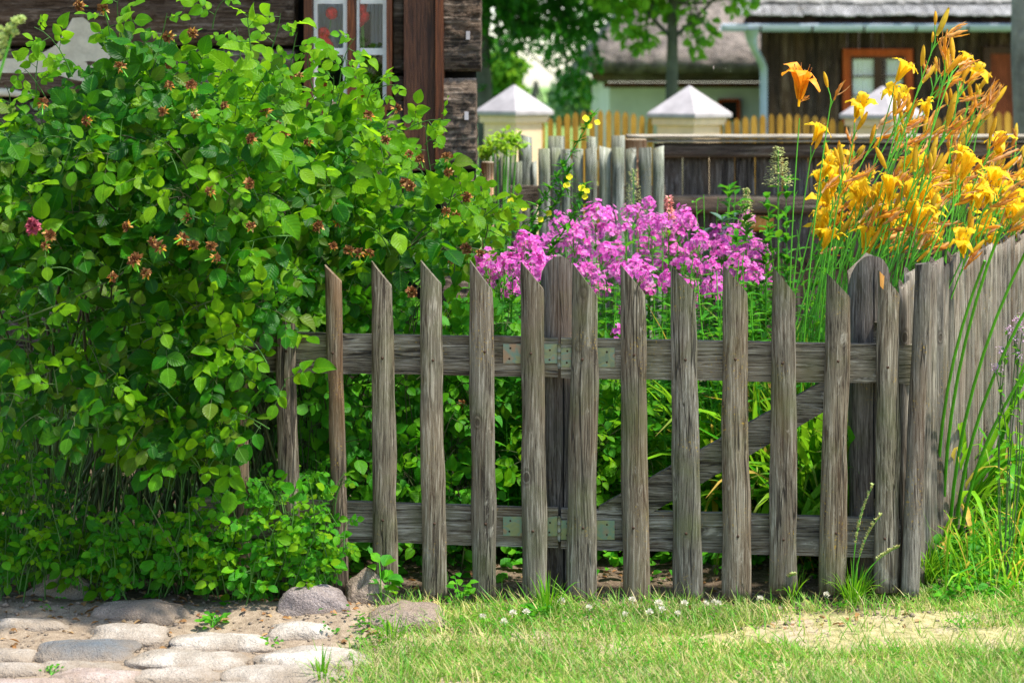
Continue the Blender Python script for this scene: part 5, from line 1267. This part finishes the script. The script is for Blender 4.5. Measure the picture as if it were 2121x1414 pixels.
def ochre(label, xs, x1, yfn, sp=17.2):
    t = thing('ochre_fence', label, 'fence', W((xs+x1)/2, 0, YP)*[1, 1, 0]); x = xs; hw = .026
    while x < x1:
        c = W(x, yfn(x), YP); w = hw*U(.92, 1.05); zt = c[2]
        V = []
        for y in (YP-.011, YP+.011):
            V += [(c[0]-w, y, .02), (c[0]+w, y, .02), (c[0]+w, y, zt-.05), (c[0]+w*.75, y, zt-.02), (c[0]+w*.1, y, zt), (c[0]-w*.1, y, zt), (c[0]-w*.75, y, zt-.02), (c[0]-w, y, zt-.05)]
        n = 8; B().add(V, [tuple(range(n)), tuple(range(n, 2*n))[::-1]]+[(i, n+i, n+(i+1) % n, (i+1) % n) for i in range(n)]).build('picket', M['yellowfence'], t, smooth=False); x += sp
    for z in (.85, .25): B().box(W(xs-8, 0, YP)[0], W(x1, 0, YP)[0], YP+.014, YP+.06, z, z+.09).build('rail', M['yellowfence'], t, smooth=False)
ochre('ochre picket fence panel with arched top between the left and middle piers', 1106, 1348, lambda x: 228+30*((x-1245)/140)**2)
ochre('ochre picket fence panel between the middle and right piers', 1490, 1752, lambda x: 236+16*((x-1622)/130)**2, 18)
ochre('ochre picket fence panel beyond the right pier at the edge of the picture', 1925, 2330, lambda x: 232+14*((x-2080)/150)**2, 18)

# ---------------------------------------------------------------- thatched cottage
YC = 31.0
cot = thing('thatched_cottage', 'low limewashed cottage under a thick grey thatched roof', 'house', W(1450, 0, YC)*[1, 1, 0])
def cx_(x): return W(x, 0, YC)[0]
def cz_(y): return W(0, y, YC)[2]
B().box(cx_(1262), cx_(1850), YC, YC+.2, 0, cz_(172)).build('wall', M['cottagewall'], cot, smooth=False)
B().box(cx_(1262), cx_(1262)+.2, YC+.2, YC+7, 0, cz_(172)).build('wall', M['cottagewall'], cot, smooth=False)
B().box(cx_(1225), cx_(1850), YC-.35, YC-.1, cz_(170), cz_(150)).build('eave_beam', M['darkrail'], cot, smooth=False)
B().box(cx_(1250), cx_(1850), YC-.08, YC+.0, cz_(182), cz_(171)).build('wall_plate', M['casing'], cot, smooth=False)
def thatch_roof():
    V = []; nu, nv = 60, 26; H0 = cz_(150); xa, xb = cx_(1212), cx_(1900)
    for top in (1, 0):
        for i in range(nv+1):
            v = i/nv
            for j in range(nu+1):
                u = j/nu; xl = lerp(xa, xa+2.9, v); x = lerp(xl, xb, u); y = YC-.75+4.0*v; z = H0+3.4*v
                if top: z += .34-.12*(1-v)**6+.07*n3(x*2.2, v*14, 1)+.05*n3(x*7, v*30, 2); y -= .10*math.sin(min(1, v*8)*1.57)*0
                else: z += -.02+.03*n3(x*3, 0, 5)
                V.append((x, y, z))
    m = (nv+1)*(nu+1); w = nu+1
    F = [(i*w+j, i*w+j+1, (i+1)*w+j+1, (i+1)*w+j) for i in range(nv) for j in range(nu)]+[(m+i*w+j, m+(i+1)*w+j, m+(i+1)*w+j+1, m+i*w+j+1) for i in range(nv) for j in range(nu)]
    F += [(j, m+j, m+j+1, j+1) for j in range(nu)]+[(i*w, (i+1)*w, m+(i+1)*w, m+i*w) for i in range(nv)]
    b = B().add(V, F)
    # hipped end
    P0 = np.array([xa, YC-.75, H0+.2]); P1 = np.array([xa+2.9, YC+3.25, H0+3.74]); P2 = np.array([xa, YC+7.5, H0+.2]); b.add([P0, P1, P2, P0-[0, 0, .25], P2-[0, 0, .25]], [(0, 2, 1), (0, 3, 4, 2)])
    b.add([P1, (xb, P1[1], P1[2]), (xb, P2[1], P2[2]), P2], [(0, 1, 2, 3)])
    b.build('thatch_roof', M['thatch'], cot)
thatch_roof()
w = B(); 
for (a, b_, c, d) in ((1487, 1532, 205, 210), (1487, 1492, 205, 250), (1527, 1532, 205, 250)): w.box(cx_(a), cx_(b_), YC-.08, YC-.003, cz_(d), cz_(c)-(.0 if c == d else .001))
wn = w.build('window', M['redframe'], cot, smooth=False); B().box(cx_(1492), cx_(1527), YC-.03, YC-.004, cz_(250), cz_(210)).build('pane', M['black'], wn, smooth=False)

# ---------------------------------------------------------------- brown plank house
YK = 26.0
hut = thing('plank_house', 'dark brown plank house with grey shingle roof, zinc gutter and red-brown window', 'house', W(1850, 0, YK)*[1, 1, 0])
def kx(x, Y=YK): return W(x, 0, Y)[0]
def kz(y, Y=YK): return W(0, y, Y)[2]
random.seed(91); x = 1577
B().box(kx(1577), kx(1752), YK+.03, YK+.1, 0, kz(60)).build('wall', M['hutwall'], hut, smooth=False)
B().box(kx(1882), kx(2500), YK+.03, YK+.1, 0, kz(60)).build('wall', M['hutwall'], hut, smooth=False)
B().box(kx(1752), kx(1882), YK+.03, YK+.1, 0, kz(248)).build('wall', M['hutwall'], hut, smooth=False)
_a, _b = kx(1577), kx(1577)*(YK+6)/YK*1.03
B().add([(x_, y_, z_) for z_ in (0, kz(60)) for (x_, y_) in ((_a, YK+.1), (_a+.1, YK+.1), (_b+.1, YK+6), (_b, YK+6))], [(0, 1, 5, 4), (1, 2, 6, 5), (2, 3, 7, 6), (3, 0, 4, 7), (4, 5, 6, 7)]).build('wall', M['hutwall'], hut, smooth=False)
while x < 2500:
    w_ = U(16, 27); x2 = x+w_-1.2; yb, yt = 0, 60
    segs = [(0, kz(60))]
    if x2 > 1748 and x < 1886: segs = [(0, kz(252)), (kz(102), kz(60))]
    if x2 > 2036 and x < 2150: segs = [(kz(98), kz(60))]
    o_ = U(0, .012)
    for (z0, z1) in segs: B().box(kx(x), kx(x2), YK-o_, YK+.028, z0, z1).build('plank', M['hutwall'], hut, smooth=False)
    x += w_
# window with red-brown casing
wc = B()
for (a, b_, c, d) in ((1745, 1889, 102, 117), (1745, 1760, 117, 250), (1874, 1889, 117, 250), (1740, 1894, 250, 258)): wc.box(kx(a), kx(b_), YK-.06, YK+.02, kz(d), kz(c))
wk = wc.build('window', M['redframe'], hut, smooth=False)
sf = B()
for (a, b_, c, d) in ((1760, 1765, 117, 250), (1810, 1826, 117, 250), (1869, 1874, 117, 250), (1765, 1810, 117, 123), (1826, 1869, 117, 123), (1765, 1810, 157, 160), (1826, 1869, 157, 160), (1765, 1810, 196, 199), (1826, 1869, 196, 199)): sf.box(kx(a), kx(b_), YK-.03, YK+.02, kz(d), kz(c))
sf.build('frame', M['brownboard'], wk, smooth=False)
B().box(kx(1760), kx(1874), YK+.005, YK+.01, kz(250), kz(120)).build('pane', M['glass'], wk, smooth=False)
curtain_mesh(1763, 1812, 118, 250, YK, .05, 5, .02).build('curtain', M['curtain_white'], wk); curtain_mesh(1838, 1872, 118, 250, YK, .05, 4, .02).build('curtain', M['curtain_white'], wk)
B().box(kx(1750), kx(1884), YK+1.2, YK+1.25, kz(260), kz(100)).build('room', M['black'], wk, smooth=False)
# door
dc = B()
for (a, b_, c, d) in ((2036, 2150, 98, 112), (2036, 2050, 112, 420), (2136, 2150, 112, 420)): dc.box(kx(a), kx(b_), YK-.05, YK+.02, max(0, kz(d)), kz(c))
dd = dc.build('door', M['brownboard'], hut, smooth=False)
for k in range(5): B().box(kx(2050+k*17.2), kx(2050+k*17.2+16.6), YK-.02, YK+.015, 0, kz(112)).build('door_board', M['reddoor'], dd, smooth=False)
B().box(kx(2075), kx(2082), YK-.06, YK-.02, kz(184), kz(178)).build('handle', M['iron'], dd, smooth=False)
B().box(kx(1935), kx(1957), YK-.12, YK-.013, kz(204), kz(180)).build('meter_box', M['redframe'], hut, smooth=False)
# gutter, downpipe, roof
def gutter():
    V = []; n = 10; Yg = YK-.72; xa, xb = kx(1493, Yg), kx(2480, Yg); zc = kz(54, Yg); r = .075
    for x in (xa, xb):
        for i in range(n): a = math.pi*i/(n-1); V.append((x, Yg-math.cos(a)*r, zc-math.sin(a)*r))
        for i in range(n): a = math.pi*(n-1-i)/(n-1); V.append((x, Yg-math.cos(a)*r*.93, zc-math.sin(a)*r*.93))
    m = 2*n; F = [(i, (i+1) % m, m+(i+1) % m, m+i) for i in range(m)]+[tuple(range(m)), tuple(range(m, 2*m))[::-1]]
    b = B().add(V, F); g = b.build('gutter', M['zinc'], hut)
    B().tube([(xa, Yg-r, zc+.008), (xb, Yg-r, zc+.008)], .018, 8).build('rim', M['zinc'], g)
    for q in range(9): xx = lerp(xa+.5, xb-.3, q/8); B().tube([(xx, Yg-math.cos(a)*.082, zc-math.sin(a)*.082) for a in np.linspace(0, math.pi, 9)], .012, 5).build('bracket', M['iron'], g)
    Yw = YK-.1; x1 = kx(1582, Yw)
    p = [W(1557, 62, Yg), W(1557, 82, Yg), W(1562, 100, Yg+.1), W(1578, 130, Yw-.1), W(1582, 142, Yw), W(1582, 160, Yw), np.array([x1, Yw, .05])]
    B().tube(p, [.10, .07, .05, .05, .05, .05, .05], 12).build('downpipe', M['zinc'], hut)
gutter()
def shingles():
    xa = kx(1500, YK); xb = kx(2480, YK); sl = math.atan2(.62, 1.0)
    y0, z0 = YK-.80, kz(41, YK-.8)
    ux = np.array([0, math.cos(sl), math.sin(sl)]); up = np.array([0, -math.sin(sl), math.cos(sl)])
    # one course per part
    for c in range(11):
        b = B(); o = np.array([0, y0, z0])+ux*c*.33; x = xa+.14+.10*(c)+U(-.03, .03)*1+(c % 2)*.05
        while x < xb:
            w_ = U(.10, .17); e = U(-.015, .015); th = .018; P = o+ux*e
            a0 = P+up*(.05+U(0, .012)); a1 = P+ux*.62+up*.0; V = []
            for xx, s in ((x, U(0, .02)), (x+w_-.004, U(0, .02))):
                V += [(xx, *(a0+up*s)[1:]), (xx, *(a0+up*(s-th))[1:]), (xx, *a1[1:]), (xx, *(a1-up*th)[1:])]
            b.add(V, [(0, 4, 6, 2), (1, 3, 7, 5), (0, 1, 5, 4), (0, 2, 3, 1), (4, 5, 7, 6), (2, 6, 7, 3)]); x += w_
        b.build('shingle_course', M['shingle'], hut, smooth=False)
    A = np.array([0, y0+.02, z0-.06]); E = A+ux*3.7; V = [(xa+.15, *A[1:]), (xb, *A[1:]), (xb, *E[1:]), (xa+1.2, *E[1:])]; V += [(v[0], v[1], v[2]-.04) for v in V]
    B().add(V, [(0, 1, 2, 3), (4, 7, 6, 5), (0, 4, 5, 1), (0, 3, 7, 4), (2, 6, 7, 3), (1, 5, 6, 2)]).build('roof_deck', M['hutwall'], hut, smooth=False)
    B().box(kx(1577), xb, YK-.75, YK+.03, kz(62), kz(62)+.03).build('soffit', M['hutwall'], hut, smooth=False)
shingles()

# ---------------------------------------------------------------- trees
def tree(name, label, base, h, crown, n, lsize, mat, bark='bark', r0=.18, lean=0, limbs=7, seed=1, trunkx=None, group=None):
    """trunk with limbs; crown = list of (x,y,z,rx,ry,rz) clumps in world space"""
    random.seed(seed); g = np.random.default_rng(seed)
    t = thing(name, label, 'tree', base, group); b = B(); k = 12; top = np.array([base[0]+lean, base[1], h])
    P = curve(np.array(base)*[1, 1, 0], top, (-.03*h*U(-1, 1), 0, 0), k); b.tube(P, np.linspace(r0, r0*.35, k)*(1+.08*g.normal(0, 1, k)*0), 12)
    for c in crown[:14]:
        s = P[random.randint(5, k-1)]; e = np.array(c[:3]); b.tube(curve(s, e, (0, 0, -.06*np.linalg.norm(e-s)), 7), np.linspace(r0*.35, r0*.06, 7), 6)
    b.build('trunk', M[bark], t)
    L = Leaves(); tot = sum(c[3]*c[4]*c[5] for c in crown)
    for c in crown:
        for _ in range(int(n*(c[3]*c[4]*c[5])/tot)+30):
            d = nrm(g.normal(0, 1, 3)); rr = (.35+.65*g.random()**.5)*(1+.35*n3(d[0]*2+c[0], d[1]*2, d[2]*2+c[2])); p = np.array(c[:3])+d*rr*np.array(c[3:])
            if n3(p[0]*1.1+seed, p[1]*1.1, p[2]*1.6) < -.22: continue
            L.put(random.choice((0, 1)), 0, p, rmat(nrm(g.normal(0, 1, 3)+[0, 0, -.5]), nrm(g.normal(0, .6, 3)+[0, 0, 1]), lsize*U(.6, 1.2)))
    L.into(B(), T_SIMPLE).build('crown', mat, t)
def pxc(x, y, Y, r, ry=None, rz=None):
    p = W(x, y, Y); s = r/F_PX*Y; return (p[0], p[1], p[2], s, ry or s, rz/F_PX*Y if rz else s*.8)
g_ = np.random.default_rng(3)
tree('linden_tree', 'tree with slim dark trunk in front of the thatched cottage', W(1380, 0, 22)*[1, 1, 0], 4.4, [pxc(1300, -30, 22, 90), pxc(1300, 55, 22, 45), pxc(1420, 0, 22, 70), pxc(1460, 60, 22, 45, rz=50), pxc(1530, -10, 22, 50), pxc(1400, -200, 22, 260), pxc(1240, -120, 22, 120), pxc(1600, -160, 22, 140), pxc(1330, 80, 22, 35), pxc(1450, 110, 22, 25, rz=40)], 9000, .12, M['tree_leaf_light'], r0=.085, seed=4)
tree('maple_tree', 'dark-leaved tree hanging over the first cream pier beside the log house', W(1015, 0, 24)*[1, 1, 0], 6, [pxc(1040, 20, 24, 70), pxc(1120, -10, 24, 90), pxc(1210, 20, 24, 80), pxc(1180, 75, 24, 40), pxc(1040, 110, 24, 55), pxc(1100, 60, 24, 38), pxc(1150, -180, 24, 260), pxc(960, -60, 24, 150), pxc(1190, 180, 25, 45, rz=45), pxc(1225, 120, 25, 30), pxc(1010, 180, 24, 30), pxc(1080, 20, 26, 60), pxc(1130, 90, 27, 60), pxc(1060, 90, 27, 40), pxc(1200, 60, 27, 50), pxc(1180, 140, 27, 40), pxc(1150, 20, 26, 60), pxc(1030, 60, 25, 60)], 14000, .11, M['tree_leaf'], r0=.12, seed=6)
tree('young_tree', 'light green sunlit tree glimpsed low between house corner and first pier', W(1030, 0, 36)*[1, 1, 0], 3.0, [pxc(1030, 150, 36, 60), pxc(1000, 190, 36, 40), pxc(1060, 190, 36, 30), pxc(1220, 200, 38, 40)], 2400, .16, M['tree_leaf_light'], r0=.08, seed=8)
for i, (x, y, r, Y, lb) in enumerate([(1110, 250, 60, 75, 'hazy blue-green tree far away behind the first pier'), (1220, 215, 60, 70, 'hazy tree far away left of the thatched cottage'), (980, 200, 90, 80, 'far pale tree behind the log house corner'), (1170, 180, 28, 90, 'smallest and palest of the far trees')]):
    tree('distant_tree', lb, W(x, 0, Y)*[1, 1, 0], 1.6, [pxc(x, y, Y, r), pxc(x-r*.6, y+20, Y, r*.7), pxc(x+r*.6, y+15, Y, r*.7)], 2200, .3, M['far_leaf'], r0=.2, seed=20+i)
# big trunk at the right edge
tr = thing('old_tree', 'thick grey-green trunk cut by the right edge before the plank house', 'tree', W(2150, 0, 14)*[1, 1, 0])
c0 = W(2150, 0, 14); P = [(c0[0]+.02*math.sin(i*.8), 14, i*.42) for i in range(14)]; B().tube(P, [.19-.003*i+.008*math.sin(i*2.1) for i in range(14)], 20).build('trunk', M['bark_grey'], tr)
L = Leaves()
for k in range(2600):
    d = nrm(rng.normal(0, 1, 3)); p = np.array([c0[0]+.6, 14.3, 5.6])+d*np.array([1.5, 1.3, 1.3])*(.4+.6*random.random()); L.put(0, 0, p, rmat(nrm(rng.normal(0, 1, 3)), UPV, .11))
L.into(B(), T_SIMPLE).build('crown', M['tree_leaf'], tr)

# ---------------------------------------------------------------- light, sky, camera
sc = bpy.context.scene
w_ = bpy.data.worlds.new('World'); sc.world = w_; w_.use_nodes = True; nt = w_.node_tree; bg = nt.nodes['Background']
EL, AZ = R(65), R(112)   # sun high on the right
sky = nt.nodes.new('ShaderNodeTexSky'); sky.sky_type = 'NISHITA'; sky.sun_disc = False; sky.sun_elevation = EL; sky.air_density = 1.0; sky.dust_density = .8; sky.ozone_density = 1.0
dirv = Vector((math.sin(AZ)*math.cos(EL), math.cos(AZ)*math.cos(EL), math.sin(EL)))
sky.sun_rotation = AZ
nt.links.new(sky.outputs[0], bg.inputs[0]); bg.inputs[1].default_value = .14
sl = bpy.data.lights.new('sun', 'SUN'); sl.energy = 3.4; sl.angle = R(4); sl.color = (1.0, .95, .86)
so = bpy.data.objects.new('sun', sl); C.objects.link(so); so.rotation_euler = (-dirv).to_track_quat('-Z', 'Y').to_euler()
cam = bpy.data.cameras.new('camera'); co_ = bpy.data.objects.new('camera', cam); C.objects.link(co_); sc.camera = co_
co_.location = (0, 0, CAMH); co_.rotation_euler = (R(90), 0, 0)
cam.lens = 70; cam.sensor_width = 36; cam.shift_x = 0; cam.shift_y = -(707-HOR)/2121; cam.clip_end = 2000; cam.clip_start = .1
cam.dof.use_dof = True; cam.dof.focus_distance = 6.0; cam.dof.aperture_fstop = 4.0
sc.view_settings.view_transform = 'Standard'; sc.view_settings.look = 'None'; sc.view_settings.exposure = 1.35; sc.view_settings.gamma = 1
sc.cycles.max_bounces = 8; sc.cycles.transparent_max_bounces = 8; sc.cycles.use_denoising = True; sc.cycles.denoising_prefilter = 'NONE'; sc.cycles.denoising_input_passes = 'RGB_ALBEDO_NORMAL'
